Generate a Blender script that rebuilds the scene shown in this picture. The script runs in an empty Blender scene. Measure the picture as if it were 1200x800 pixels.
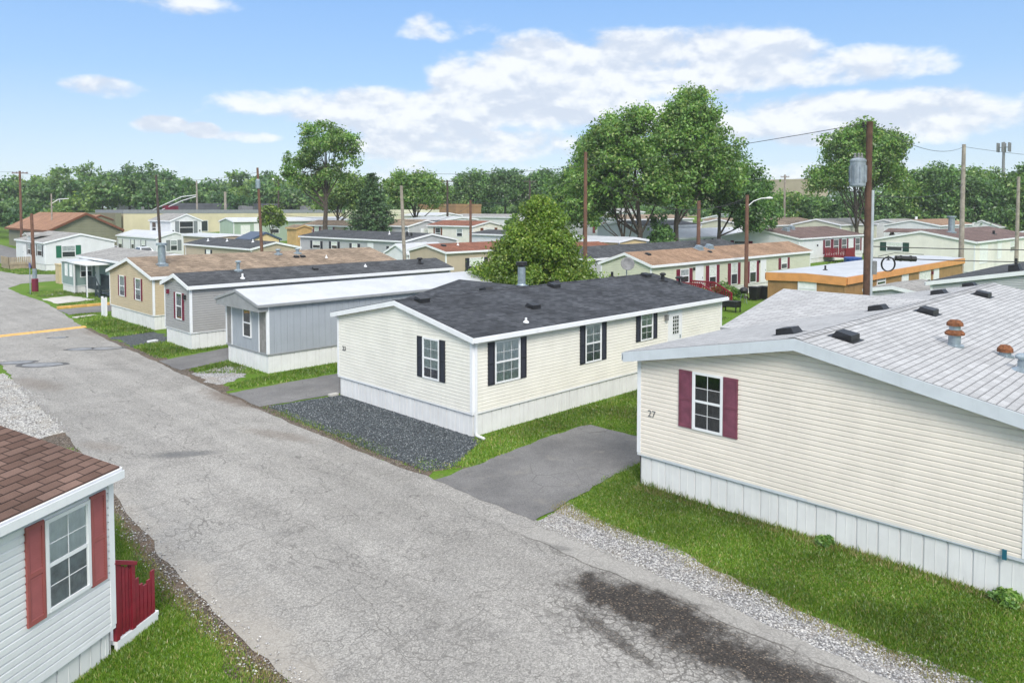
import bpy, math, random
import numpy as np
from mathutils import Vector, Matrix

# ------------------------------------------------------------------ scene, camera, light
sc = bpy.context.scene
COL = sc.collection
HEAD = 0.785                      # the camera looks along (cos, sin) of this, the rows run along +X
cam = bpy.data.objects.new('camera', bpy.data.cameras.new('camera'))
COL.objects.link(cam)
cam.location = (0, 0, 7.05)
cam.rotation_euler = (math.pi / 2 - 0.042, 0, HEAD - math.pi / 2)
cam.data.sensor_width = 36
cam.data.lens = 36 * 877 / 1200
cam.data.shift_y = -(400 - 282.3) / 1200
cam.data.clip_start = 0.1
cam.data.clip_end = 6000
sc.camera = cam
sc.cycles.max_bounces = 6; sc.cycles.diffuse_bounces = 3; sc.cycles.glossy_bounces = 3; sc.cycles.transmission_bounces = 4; sc.cycles.volume_bounces = 1; sc.cycles.transparent_max_bounces = 8

sc.view_settings.view_transform = 'Standard'
sc.view_settings.look = 'None'
sc.view_settings.exposure = 0.72
sc.view_settings.gamma = 1.0

SUN_EL, SUN_AZ = math.radians(40), math.radians(-128)      # azimuth in the XY plane, from +X
SKY_STRENGTH = 0.11
sun = bpy.data.objects.new('sun', bpy.data.lights.new('sun', 'SUN'))
COL.objects.link(sun)
sun.data.energy = 1.9
sun.data.angle = math.radians(22)
sun.data.color = (1.0, 0.95, 0.87)
sdir = Vector((math.cos(SUN_EL) * math.cos(SUN_AZ), math.cos(SUN_EL) * math.sin(SUN_AZ), math.sin(SUN_EL)))
sun.rotation_euler = sdir.to_track_quat('Z', 'Y').to_euler()


class NT:
    """small helper round a node tree"""
    def __init__(s, tree):
        s.t = tree; s.n = tree.nodes; s.l = tree.links
    def new(s, typ, **kw):
        nd = s.n.new(typ)
        for k, v in kw.items(): setattr(nd, k, v)
        return nd
    def link(s, a, b): s.l.new(a, b)
    def val(s, sock, v):
        if hasattr(v, 'is_output'): s.l.new(v, sock)
        else: sock.default_value = v
    def math(s, op, a, b=None, c=None, clamp=False):
        nd = s.new('ShaderNodeMath', operation=op); nd.use_clamp = clamp
        for i, x in enumerate((a, b, c)):
            if x is not None: s.val(nd.inputs[i], x)
        return nd.outputs[0]
    def smooth(s, x, lo, hi, a=0.0, b=1.0):
        nd = s.new('ShaderNodeMapRange', interpolation_type='SMOOTHSTEP')
        s.val(nd.inputs[0], x)
        for i, v in zip((1, 2, 3, 4), (lo, hi, a, b)): s.val(nd.inputs[i], v)
        return nd.outputs[0]
    def noise(s, vec, scale, detail=4.0, rough=0.55, dist=0.0):
        nd = s.new('ShaderNodeTexNoise')
        if vec is not None: s.link(vec, nd.inputs['Vector'])
        nd.inputs['Scale'].default_value = scale; nd.inputs['Detail'].default_value = detail
        nd.inputs['Roughness'].default_value = rough; nd.inputs['Distortion'].default_value = dist
        return nd
    def mix(s, fac, a, b, blend='MIX'):
        nd = s.new('ShaderNodeMix', data_type='RGBA', blend_type=blend)
        s.val(nd.inputs[0], fac)
        for i, x in ((6, a), (7, b)):
            if isinstance(x, tuple) and len(x) == 3: x = (*x, 1)
            s.val(nd.inputs[i], x)
        return nd.outputs[2]
    def ramp(s, fac, stops):
        nd = s.new('ShaderNodeValToRGB'); s.val(nd.inputs[0], fac)
        el = nd.color_ramp.elements
        while len(el) < len(stops): el.new(0.5)
        for e, (p, c) in zip(el, stops): e.position = p; e.color = (*c, 1)
        return nd.outputs[0]
    def sep(s, vec):
        nd = s.new('ShaderNodeSeparateXYZ'); s.link(vec, nd.inputs[0]); return nd.outputs
    def comb(s, x, y, z=0.0):
        nd = s.new('ShaderNodeCombineXYZ')
        for i, v in enumerate((x, y, z)): s.val(nd.inputs[i], v)
        return nd.outputs[0]


# ------------------------------------------------------------------ sky with clouds
world = bpy.data.worlds.new('World'); sc.world = world; world.use_nodes = True
world.cycles.sampling_method = 'MANUAL'; world.cycles.sample_map_resolution = 256
W = NT(world.node_tree); W.n.clear()
sky = W.new('ShaderNodeTexSky', sky_type='NISHITA')
sky.sun_disc = False; sky.sun_elevation = SUN_EL; sky.sun_rotation = math.pi / 2 - SUN_AZ
sky.air_density = 1.0; sky.dust_density = 0.6; sky.ozone_density = 2.0
tc = W.new('ShaderNodeTexCoord')
dx, dy, dz = W.sep(tc.outputs['Generated'])
az = W.math('DEGREES', W.math('ARCTAN2', dy, dx)) if False else W.math('MULTIPLY', W.math('ARCTAN2', dy, dx), 57.2958)
el = W.math('MULTIPLY', W.math('ARCSINE', dz), 57.2958)
paz = W.math('SUBTRACT', 45.0, az)             # degrees to the right of the street's diagonal
# cloud noise in direction space, stretched sideways as low banks are
cv = W.comb(W.math('MULTIPLY', paz, 0.070), W.math('MULTIPLY', el, 0.125), 3.7)
n1 = W.noise(cv, 2.9, 7.0, 0.56, 0.15).outputs[0]
cv2 = W.comb(W.math('MULTIPLY', paz, 0.070), W.math('MULTIPLY', W.math('ADD', el, 0.7), 0.125), 3.7)
n2 = W.noise(cv2, 2.9, 4.0, 0.56, 0.15).outputs[0]
# where the banks stand: (azimuth, elevation, half width, half height, weight)
BANKS = [(2.5, 9.3, 9.5, 3.9, 1.08), (12, 10.6, 13, 2.9, .98), (23, 9.9, 9, 1.7, .75), (-8, 7.2, 12, 2.2, .95), (-3, 4.9, 13, 1.7, .88), (24, 6.3, 12, 2.1, .95),
         (-16.5, 7.8, 5, 1.5, .78), (-28.5, 8.1, 2.8, .9, .82), (-25.0, 5.8, 1.9, .75, .88), (-22.3, 5.5, 1.5, .65, .85), (-19.3, 5.2, 2.8, .6, .82), (-4.5, 13.5, 4.2, 1.4, .56), (-26, 14.4, 8, 1.3, .50), (4, 2.6, 30, 1.7, .55), (14, 7.2, 6, 1.6, .8)]
bank = None
for (a0, e0, wa, we, wt) in BANKS:
    qa = W.math('MULTIPLY', W.math('SUBTRACT', paz, a0), 1.0 / wa)
    qe = W.math('MULTIPLY', W.math('SUBTRACT', el, e0), 1.0 / we)
    d2 = W.math('ADD', W.math('MULTIPLY', qa, qa), W.math('MULTIPLY', qe, qe))
    b = W.math('MULTIPLY', W.smooth(d2, 0.05, 1.7, 1.0, 0.0), wt)
    bank = b if bank is None else W.math('MAXIMUM', bank, b)
# the rest of the sky, overhead and behind: unseen cloud added for soft light
wide = W.noise(W.comb(W.math('DIVIDE', dx, W.math('MAXIMUM', dz, 0.12)), W.math('DIVIDE', dy, W.math('MAXIMUM', dz, 0.12)), 1.0), 0.8, 5.0, 0.6).outputs[0]
over = W.math('MULTIPLY', W.smooth(el, 16.5, 30.0), W.smooth(wide, 0.30, 0.55))
cden = W.math('ADD', W.math('MULTIPLY', n1, 1.0), W.math('MULTIPLY', bank, 0.56))
cloud = W.smooth(cden, 0.70, 0.96)
cloud = W.math('MAXIMUM', cloud, over)
dens_up = W.math('ADD', n2, W.math('MULTIPLY', bank, 0.56))
lit = W.smooth(W.math('SUBTRACT', cden, dens_up), -0.10, 0.10)     # tops catch the light, undersides are greyer
ccol = W.mix(lit, (3.9, 4.3, 5.0), (5.5, 5.65, 5.85))
grad = W.ramp(W.math('DIVIDE', el, 40.0, clamp=True), [(0.0, (.40, .455, .52)), (.10, (.32, .405, .52)), (.24, (.205, .335, .53)), (.42, (.145, .28, .53)), (1.0, (.11, .24, .50))])
grad = W.mix(1.0, grad, (10, 10, 10), 'MULTIPLY')
skyv = W.mix(0.78, sky.outputs[0], grad)                            # a clear blue with the summer veil towards the horizon
ccol = W.mix(over, ccol, (10.0, 10.0, 9.9))  # unseen overhead cloud brightened for softer top light
final = W.mix(W.math('MULTIPLY', cloud, 0.93), skyv, ccol)
bg = W.new('ShaderNodeBackground'); W.link(final, bg.inputs[0]); bg.inputs[1].default_value = SKY_STRENGTH
wo = W.new('ShaderNodeOutputWorld'); W.link(bg.outputs[0], wo.inputs[0])

# ------------------------------------------------------------------ object helpers
def link(o, parent=None, loc=None, rz=None):
    COL.objects.link(o)
    if parent is not None: o.parent = parent
    if loc is not None: o.location = loc
    if rz is not None: o.rotation_euler = (0, 0, rz)
    return o

def tag(o, label=None, cat=None, group=None, kind=None):
    if label: o['label'] = label
    if cat: o['category'] = cat
    if group: o['group'] = group
    if kind: o['kind'] = kind
    return o

def empty(name, loc, rz=0, label=None, cat=None, group=None):
    o = bpy.data.objects.new(name, None); o.empty_display_size = 0.5
    link(o, None, loc, rz)
    return tag(o, label, cat, group)


class MB:
    """collects faces and links them as one mesh object"""
    def __init__(s): s.v = []; s.f = []; s.m = []; s.uv = []
    def face(s, pts, m=0, uv=None):
        b = len(s.v); s.v += [tuple(p) for p in pts]
        s.f.append(tuple(range(b, b + len(pts)))); s.m.append(m)
        s.uv.append(uv if uv else [(0.0, 0.0)] * len(pts))
    def box(s, x0, y0, z0, x1, y1, z1, m=0):
        if x0 > x1: x0, x1 = x1, x0
        if y0 > y1: y0, y1 = y1, y0
        if z0 > z1: z0, z1 = z1, z0
        p = [(x0, y0, z0), (x1, y0, z0), (x1, y1, z0), (x0, y1, z0), (x0, y0, z1), (x1, y0, z1), (x1, y1, z1), (x0, y1, z1)]
        for q in ((0, 3, 2, 1), (4, 5, 6, 7), (0, 1, 5, 4), (1, 2, 6, 5), (2, 3, 7, 6), (3, 0, 4, 7)):
            s.face([p[i] for i in q], m)
    def bar(s, a, b, w, h, m=0, up=(0, 0, 1)):
        a, b = Vector(a), Vector(b); d = (b - a).normalized(); u = Vector(up)
        if abs(d.dot(u)) > 0.97: u = Vector((1, 0, 0))
        r = d.cross(u).normalized(); u = r.cross(d)
        p = []
        for c in (a, b):
            for sx, sz in ((-1, -1), (1, -1), (1, 1), (-1, 1)): p.append(c + r * (sx * w / 2) + u * (sz * h / 2))
        for q in ((3, 2, 1, 0), (4, 5, 6, 7), (0, 1, 5, 4), (1, 2, 6, 5), (2, 3, 7, 6), (3, 0, 4, 7)):
            s.face([p[i] for i in q], m)
    def tube(s, pts, rad, n=8, m=0, caps=True):
        pts = [Vector(p) for p in pts]
        if not hasattr(rad, '__len__'): rad = [rad] * len(pts)
        rings = []
        ref = None
        for i, p in enumerate(pts):
            d = (pts[min(i + 1, len(pts) - 1)] - pts[max(i - 1, 0)]).normalized()
            if ref is None:
                ref = Vector((0, 0, 1)) if abs(d.z) < 0.9 else Vector((1, 0, 0))
            r = d.cross(ref)
            if r.length < 1e-5: r = d.cross(Vector((0, 1, 0)))
            r.normalize(); u = r.cross(d).normalized(); ref = u
            rings.append([p + (r * math.cos(2 * math.pi * k / n) + u * math.sin(2 * math.pi * k / n)) * rad[i] for k in range(n)])
        b = len(s.v)
        for rg in rings: s.v += [tuple(q) for q in rg]
        for i in range(len(pts) - 1):
            for k in range(n):
                k2 = (k + 1) % n
                s.f.append((b + i * n + k, b + i * n + k2, b + (i + 1) * n + k2, b + (i + 1) * n + k)); s.m.append(m); s.uv.append([(0, 0)] * 4)
        if caps:
            s.face([rings[0][k] for k in range(n - 1, -1, -1)], m); s.face(rings[-1], m)
    def lathe(s, prof, n=16, c=(0, 0, 0), m=0):
        b = len(s.v)
        for r, z in prof:
            for k in range(n):
                s.v.append((c[0] + r * math.cos(2 * math.pi * k / n), c[1] + r * math.sin(2 * math.pi * k / n), c[2] + z))
        for i in range(len(prof) - 1):
            for k in range(n):
                k2 = (k + 1) % n
                s.f.append((b + i * n + k, b + i * n + k2, b + (i + 1) * n + k2, b + (i + 1) * n + k)); s.m.append(m); s.uv.append([(0, 0)] * 4)
    def xform(s, fn, flip=False):
        s.v = [tuple(fn(*p)) for p in s.v]
        if flip: s.f = [tuple(reversed(f)) for f in s.f]; s.uv = [list(reversed(u)) for u in s.uv]
        return s
    def build(s, name, mats, parent=None, smooth=False, loc=None, rz=None):
        me = bpy.data.meshes.new(name); me.from_pydata(s.v, [], s.f)
        if not isinstance(mats, (list, tuple)): mats = [mats]
        for m in mats: me.materials.append(m)
        me.polygons.foreach_set('material_index', s.m)
        ul = me.uv_layers.new(name='UVMap')
        ul.data.foreach_set('uv', [c for f in s.uv for q in f for c in q])
        if smooth: me.polygons.foreach_set('use_smooth', [True] * len(me.polygons))
        me.update()
        return link(bpy.data.objects.new(name, me), parent, loc, rz)

def np_mesh(name, verts, nper, mats, midx=None, parent=None, loc=None):
    """many equal polygons of nper corners each, verts shaped (n*nper, 3)"""
    me = bpy.data.meshes.new(name); nv = len(verts); nf = nv // nper
    me.vertices.add(nv); me.vertices.foreach_set('co', np.asarray(verts, np.float32).ravel())
    me.loops.add(nv); me.loops.foreach_set('vertex_index', np.arange(nv, dtype=np.int32))
    me.polygons.add(nf); me.polygons.foreach_set('loop_start', np.arange(0, nv, nper, dtype=np.int32))
    if not isinstance(mats, (list, tuple)): mats = [mats]
    for m in mats: me.materials.append(m)
    if midx is not None: me.polygons.foreach_set('material_index', np.asarray(midx, np.int32))
    me.update(calc_edges=True)
    return link(bpy.data.objects.new(name, me), parent, loc)

# ------------------------------------------------------------------ materials
MATS = {}
def newmat(name):
    m = bpy.data.materials.new(name); m.use_nodes = True
    t = NT(m.node_tree); t.n.clear()
    out = t.new('ShaderNodeOutputMaterial'); p = t.new('ShaderNodeBsdfPrincipled')
    t.link(p.outputs[0], out.inputs[0])
    return m, t, p, out

def plain(name, col, rough=0.6, var=0.10, scale=3.0, metal=0.0, bump=0.0, spec=0.4, streak=0.0):
    if name in MATS: return MATS[name]
    m, t, p, _ = newmat(name)
    tcn = t.new('ShaderNodeTexCoord'); v = tcn.outputs['Object']
    n = t.noise(v, scale, 5.0, 0.6).outputs[0]
    f = t.smooth(n, 0.3, 0.7, 1 - var, 1 + var * 0.6)
    c = t.mix(1.0, (*col, 1), t.comb(f, f, f), 'MULTIPLY')
    if streak > 0:                                    # rain dirt running down
        mp = t.new('ShaderNodeMapping'); mp.inputs['Scale'].default_value = (5, 5, 0.35); t.link(v, mp.inputs[0])
        sn = t.noise(mp.outputs[0], 1.6, 5.0, 0.65).outputs[0]
        c = t.mix(t.smooth(sn, 0.50, 0.78, 0.0, streak), c, (col[0] * .52, col[1] * .52, col[2] * .50))
    t.link(c, p.inputs['Base Color'])
    p.inputs['Roughness'].default_value = rough; p.inputs['Metallic'].default_value = metal
    p.inputs['Specular IOR Level'].default_value = spec
    if bump > 0:
        bp = t.new('ShaderNodeBump'); bp.inputs['Strength'].default_value = bump; bp.inputs['Distance'].default_value = 0.02
        t.link(t.noise(v, scale * 12, 4.0).outputs[0], bp.inputs['Height']); t.link(bp.outputs[0], p.inputs['Normal'])
    MATS[name] = m
    return m

def shingles(name, c1, c2, seam, row=0.145, width=0.32, blot=0.25, mort=0.006, line=0.35):
    if name in MATS: return MATS[name]
    m, t, p, _ = newmat(name)
    uv = t.new('ShaderNodeTexCoord').outputs['UV']
    wob = t.noise(uv, 1.3, 3.0).outputs[1]
    uvw = t.new('ShaderNodeVectorMath', operation='MULTIPLY_ADD'); t.link(wob, uvw.inputs[0]); uvw.inputs[1].default_value = (0.03, 0.03, 0); t.link(uv, uvw.inputs[2])
    b = t.new('ShaderNodeTexBrick'); t.link(uvw.outputs[0], b.inputs['Vector'])
    b.offset = 0.5; b.offset_frequency = 2; b.squash = 1.0
    b.inputs['Scale'].default_value = 1.0; b.inputs['Mortar Size'].default_value = mort; b.inputs['Mortar Smooth'].default_value = 0.3
    b.inputs['Brick Width'].default_value = width; b.inputs['Row Height'].default_value = row; b.inputs['Bias'].default_value = 0.0
    b.inputs['Color1'].default_value = (*c1, 1); b.inputs['Color2'].default_value = (*c2, 1); b.inputs['Mortar'].default_value = (*seam, 1)
    big = t.noise(uv, 0.5, 5.0, 0.6).outputs[0]
    g = t.noise(uv, 70.0, 2.0).outputs[0]
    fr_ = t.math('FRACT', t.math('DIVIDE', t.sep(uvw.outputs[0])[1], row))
    course = t.math('MULTIPLY', t.smooth(fr_, 0.0, 0.26, 1.0, 0.0), line)  # shadow line along each shingle course, put into the colour
    mp = t.new('ShaderNodeMapping'); mp.inputs['Scale'].default_value = (3.0, 0.35, 1); t.link(uv, mp.inputs[0])
    st = t.noise(mp.outputs[0], 1.0, 5.0, 0.65).outputs[0]
    f = t.math('MULTIPLY', t.smooth(big, 0.25, 0.75, 1 - blot, 1 + blot), t.smooth(g, 0.25, 0.75, 0.80, 1.2))
    f = t.math('MULTIPLY', f, t.smooth(st, 0.35, 0.7, 1 + blot * .3, 1 - blot * .45))
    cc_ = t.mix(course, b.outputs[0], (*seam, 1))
    t.link(t.mix(1.0, cc_, t.comb(f, f, f), 'MULTIPLY'), p.inputs['Base Color'])
    p.inputs['Roughness'].default_value = 0.92; p.inputs['Specular IOR Level'].default_value = 0.2
    bp = t.new('ShaderNodeBump'); bp.inputs['Strength'].default_value = 0.7; bp.inputs['Distance'].default_value = 0.01
    t.link(t.math('ADD', t.math('MULTIPLY', b.outputs[1], -1.0), t.math('MULTIPLY', g, 0.4)), bp.inputs['Height']); t.link(bp.outputs[0], p.inputs['Normal'])
    MATS[name] = m
    return m

def glass_mat():
    m, t, p, out = newmat('window_glass')
    t.n.remove(p)
    tr = t.new('ShaderNodeBsdfTransparent'); tr.inputs[0].default_value = (0.86, 0.90, 0.90, 1)
    gl = t.new('ShaderNodeBsdfGlossy'); gl.inputs['Roughness'].default_value = 0.03; gl.inputs[0].default_value = (.9, .95, 1, 1)
    fr = t.new('ShaderNodeFresnel'); fr.inputs[0].default_value = 1.55
    mx = t.new('ShaderNodeMixShader'); t.link(t.math('MULTIPLY_ADD', fr.outputs[0], 1.0, 0.05, clamp=True), mx.inputs[0])
    t.link(tr.outputs[0], mx.inputs[1]); t.link(gl.outputs[0], mx.inputs[2]); t.link(mx.outputs[0], out.inputs[0])
    return m

def leafmat(name, stops, trans=0.35, kinds=0.0):
    m, t, p, out = newmat(name); t.n.remove(p)
    geo = t.new('ShaderNodeNewGeometry')
    r = geo.outputs['Random Per Island']
    c = t.ramp(r, stops)
    n = t.noise(geo.outputs['Position'], 0.35, 3.0).outputs[0]
    f = t.smooth(n, 0.3, 0.7, 0.62, 1.3)
    c = t.mix(1.0, c, t.comb(f, f, f), 'MULTIPLY')
    if kinds:                                         # neighbouring trees of the far wood are of different kinds
        k = t.noise(geo.outputs['Position'], 0.075, 2.0).outputs[0]
        c = t.mix(t.smooth(k, .50, .62, 0.0, kinds), c, t.mix(1.0, c, (1.75, 1.45, 1.2), 'MULTIPLY'))
        c = t.mix(t.smooth(k, .36, .46, kinds, 0.0), c, t.mix(1.0, c, (.55, .68, .8), 'MULTIPLY'))
    d = t.new('ShaderNodeBsdfDiffuse'); t.link(c, d.inputs[0])
    tl = t.new('ShaderNodeBsdfTranslucent'); t.link(t.mix(1.0, c, (1.25, 1.2, 0.6), 'MULTIPLY'), tl.inputs[0])
    mx = t.new('ShaderNodeMixShader'); mx.inputs[0].default_value = trans
    t.link(d.outputs[0], mx.inputs[1]); t.link(tl.outputs[0], mx.inputs[2])
    gs = t.new('ShaderNodeBsdfGlossy'); gs.inputs['Roughness'].default_value = 0.45
    mx2 = t.new('ShaderNodeMixShader'); mx2.inputs[0].default_value = 0.05
    t.link(mx.outputs[0], mx2.inputs[1]); t.link(gs.outputs[0], mx2.inputs[2]); t.link(mx2.outputs[0], out.inputs[0])
    return m

GLASS = glass_mat()
WHITE = plain('white_vinyl', (.78, .79, .80), .45, .04, 2.0)
TRIM = plain('white_trim', (.80, .81, .83), .45, .05, 2.0, streak=.12)
TRIMSHADE = plain('shaded_white_trim', (.58, .62, .66), .4, .06, 2.0, streak=.15)  # white trim with its bluish sky shade put into the colour
SKIRT = plain('white_skirting', (.755, .755, .75), .5, .06, 1.5, streak=.26)
CREAM = plain('cream_siding', (.81, .785, .71), .55, .05, 1.2, streak=.12)
IVORY = plain('ivory_siding', (.80, .735, .648), .55, .05, 1.2, streak=.10)
PALEW = plain('white_siding', (.74, .75, .76), .5, .05, 1.2, streak=.10)
GREYS = plain('grey_siding', (.36, .355, .35), .55, .05, 1.2, streak=.10)
BLUEG = plain('blue_grey_panel', (.35, .38, .42), .5, .06, 1.2, streak=.25)
TANS = plain('tan_siding', (.56, .46, .31), .55, .05, 1.2, streak=.08)
BEIGE = plain('beige_siding', (.50, .42, .31), .55, .05, 1.2)
SAGE = plain('sage_siding', (.60, .61, .48), .55, .05, 1.2, streak=.08)
MINT = plain('mint_siding', (.40, .50, .40), .55, .06, 1.2, streak=.12)
TEALG = plain('grey_green_siding', (.25, .34, .32), .55, .06, 1.2, streak=.12)
PINKB = plain('pink_beige_siding', (.52, .42, .36), .55, .05, 1.2)
YELS = plain('yellow_siding', (.70, .55, .30), .55, .05, 1.2)
LGREY = plain('light_grey_siding', (.47, .48, .49), .55, .05, 1.2)
OLIVE = plain('olive_block', (.20, .20, .135), .8, .08, .5, streak=.15)
CREAMB = plain('cream_block', (.62, .55, .38), .8, .08, .5, streak=.15)
WOODO = plain('varnished_plywood', (.36, .215, .095), .5, .22, 1.3, streak=.35)
ORANGE = plain('orange_fascia', (.68, .31, .105), .5, .12, 2.0)
BLACKSH = plain('black_shutter', (.022, .024, .035), .5, .1)
MAROON = plain('maroon_shutter', (.165, .012, .035), .5, .1)
FADEDM = plain('faded_maroon_shutter', (.19, .055, .085), .6, .22, 5)
REDSH = plain('red_shutter', (.33, .092, .085), .55, .1, 4)
GREENSH = plain('green_shutter', (.012, .13, .07), .5, .1)
DKGREENSH = plain('dark_green_shutter', (.02, .06, .045), .5, .1)
BROWNSH = plain('brown_shutter', (.16, .055, .025), .5, .1)
GREYSH = plain('grey_shutter', (.20, .22, .23), .5, .1)
DARKIN = plain('painted_room_shade', (.020, .024, .026), .8, .3, 2)  # shade of the unlit room behind a pane, put into the colour
BLIND = plain('pale_blind', (.80, .82, .79), .7, .08, 6)
CURTAIN = plain('pale_curtain', (.68, .72, .66), .8, .25, 9)
GREYCUR = plain('grey_curtain', (.33, .37, .37), .8, .3, 6)
BLUECUR = plain('blue_cloth', (.05, .06, .12), .8, .5, 14)
METALROOF = plain('white_metal_roof', (.50, .515, .54), .5, .10, .8, streak=.25)
GALV = plain('galvanised_steel', (.32, .38, .42), .4, .2, 5, metal=.5)
RUST = plain('rusty_steel', (.20, .075, .03), .8, .5, 12)
BLACKV = plain('black_vent', (.018, .018, .020), .5, .2, 5)
GREYV = plain('grey_vent', (.20, .20, .20), .6, .2, 5)
POLEB = plain('brown_pole_wood', (.105, .056, .038), .85, .35, 3, streak=.4)
POLER = plain('reddish_pole_wood', (.165, .085, .058), .85, .25, 3, streak=.3)
POLEG = plain('grey_pole_wood', (.32, .28, .235), .85, .3, 3, streak=.3)
POLED = plain('dark_pole_wood', (.07, .050, .042), .85, .3, 3)
WIRE = plain('black_cable', (.05, .05, .052), .6, .1)
BARK = plain('bark', (.085, .068, .052), .95, .4, 4, bump=.8)
REDWOOD = plain('red_painted_wood', (.225, .014, .028), .45, .2, 5, streak=.2)
CONC = plain('pale_concrete', (.52, .50, .46), .85, .15, 2.0, bump=.3)
YELLOWP = plain('yellow_kerb_paint', (.68, .39, .11), .7, .25, 3, streak=.2)
TANBOX = plain('tan_box', (.56, .44, .26), .6, .1)
DECKG = plain('dark_blue_deck', (.035, .05, .06), .6, .2)
DECKT = plain('weathered_deck', (.36, .29, .20), .8, .25, 3)
SHEDW = plain('new_plywood', (.56, .38, .16), .6, .15, 2)
BLUEROOF = plain('dark_blue_roof', (.055, .085, .14), .6, .1)
REDB = plain('red_container_paint', (.42, .06, .035), .6, .2)
ORANGEB = plain('orange_container_paint', (.55, .16, .06), .6, .2)
CARW = plain('white_car_paint', (.75, .76, .78), .25, .02, spec=.6)
CARG = plain('grey_car_paint', (.12, .13, .15), .25, .02, spec=.6)
RUBBER = plain('tyre_rubber', (.02, .02, .02), .8, .1)
BLUEP = plain('blue_plastic', (.02, .07, .30), .4, .1)
TERRA = plain('orange_pot', (.55, .17, .04), .6, .1)
BLACKP = plain('black_plastic', (.015, .015, .017), .4, .1)
TEALP = plain('teal_plastic', (.02, .12, .17), .4, .1)
LAVF = plain('lavender_panel', (.44, .39, .46), .6, .1)
DARKGLASS = plain('dark_glass', (.03, .036, .042), .12, .1, spec=.8)

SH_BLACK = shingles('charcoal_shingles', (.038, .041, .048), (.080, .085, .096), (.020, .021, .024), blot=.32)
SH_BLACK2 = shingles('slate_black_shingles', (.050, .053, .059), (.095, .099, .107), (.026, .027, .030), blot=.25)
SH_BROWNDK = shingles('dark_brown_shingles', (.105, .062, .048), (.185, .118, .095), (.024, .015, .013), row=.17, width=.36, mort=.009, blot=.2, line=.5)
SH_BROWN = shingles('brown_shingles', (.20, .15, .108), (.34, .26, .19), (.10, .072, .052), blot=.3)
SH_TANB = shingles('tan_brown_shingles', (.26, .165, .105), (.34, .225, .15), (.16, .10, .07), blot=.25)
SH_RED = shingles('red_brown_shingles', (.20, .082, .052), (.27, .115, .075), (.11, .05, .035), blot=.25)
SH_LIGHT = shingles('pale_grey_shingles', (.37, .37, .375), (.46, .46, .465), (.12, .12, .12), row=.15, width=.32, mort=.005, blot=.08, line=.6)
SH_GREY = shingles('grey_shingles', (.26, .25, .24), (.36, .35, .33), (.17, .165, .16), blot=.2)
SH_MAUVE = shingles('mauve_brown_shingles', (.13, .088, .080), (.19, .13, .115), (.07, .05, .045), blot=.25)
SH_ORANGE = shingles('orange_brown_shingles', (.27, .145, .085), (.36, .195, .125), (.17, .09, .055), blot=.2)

# ------------------------------------------------------------------ terrain height
def S(t):
    t = max(0.0, min(1.0, t)); return t * t * (3 - 2 * t)
def gz(x, y):
    s = S((y - 45) / 30)
    return 1.9 * S((x - 40) / 25) * s + 0.6 * S((x - 66) / 25) * (1 - s) + 1.5 * S((math.hypot(x, y) - 115) / 80) + 4 * S((math.hypot(x, y) - 180) / 200)


# ------------------------------------------------------------------ ground surfaces
def blob_mask(t, px, py, cx, cy, rx, ry, ang, wob, soft=0.35):
    """an irregular stain with its own outline: soft ellipse pushed about by noise"""
    ca, sa = math.cos(ang), math.sin(ang)
    ux = t.math('SUBTRACT', px, cx); uy = t.math('SUBTRACT', py, cy)
    a = t.math('MULTIPLY', t.math('ADD', t.math('MULTIPLY', ux, ca), t.math('MULTIPLY', uy, sa)), 1 / rx)
    b = t.math('MULTIPLY', t.math('SUBTRACT', t.math('MULTIPLY', uy, ca), t.math('MULTIPLY', ux, sa)), 1 / ry)
    d = t.math('SQRT', t.math('ADD', t.math('MULTIPLY', a, a), t.math('MULTIPLY', b, b)))
    return t.smooth(t.math('ADD', d, wob), 1 - soft, 1 + soft, 1.0, 0.0)

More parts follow.
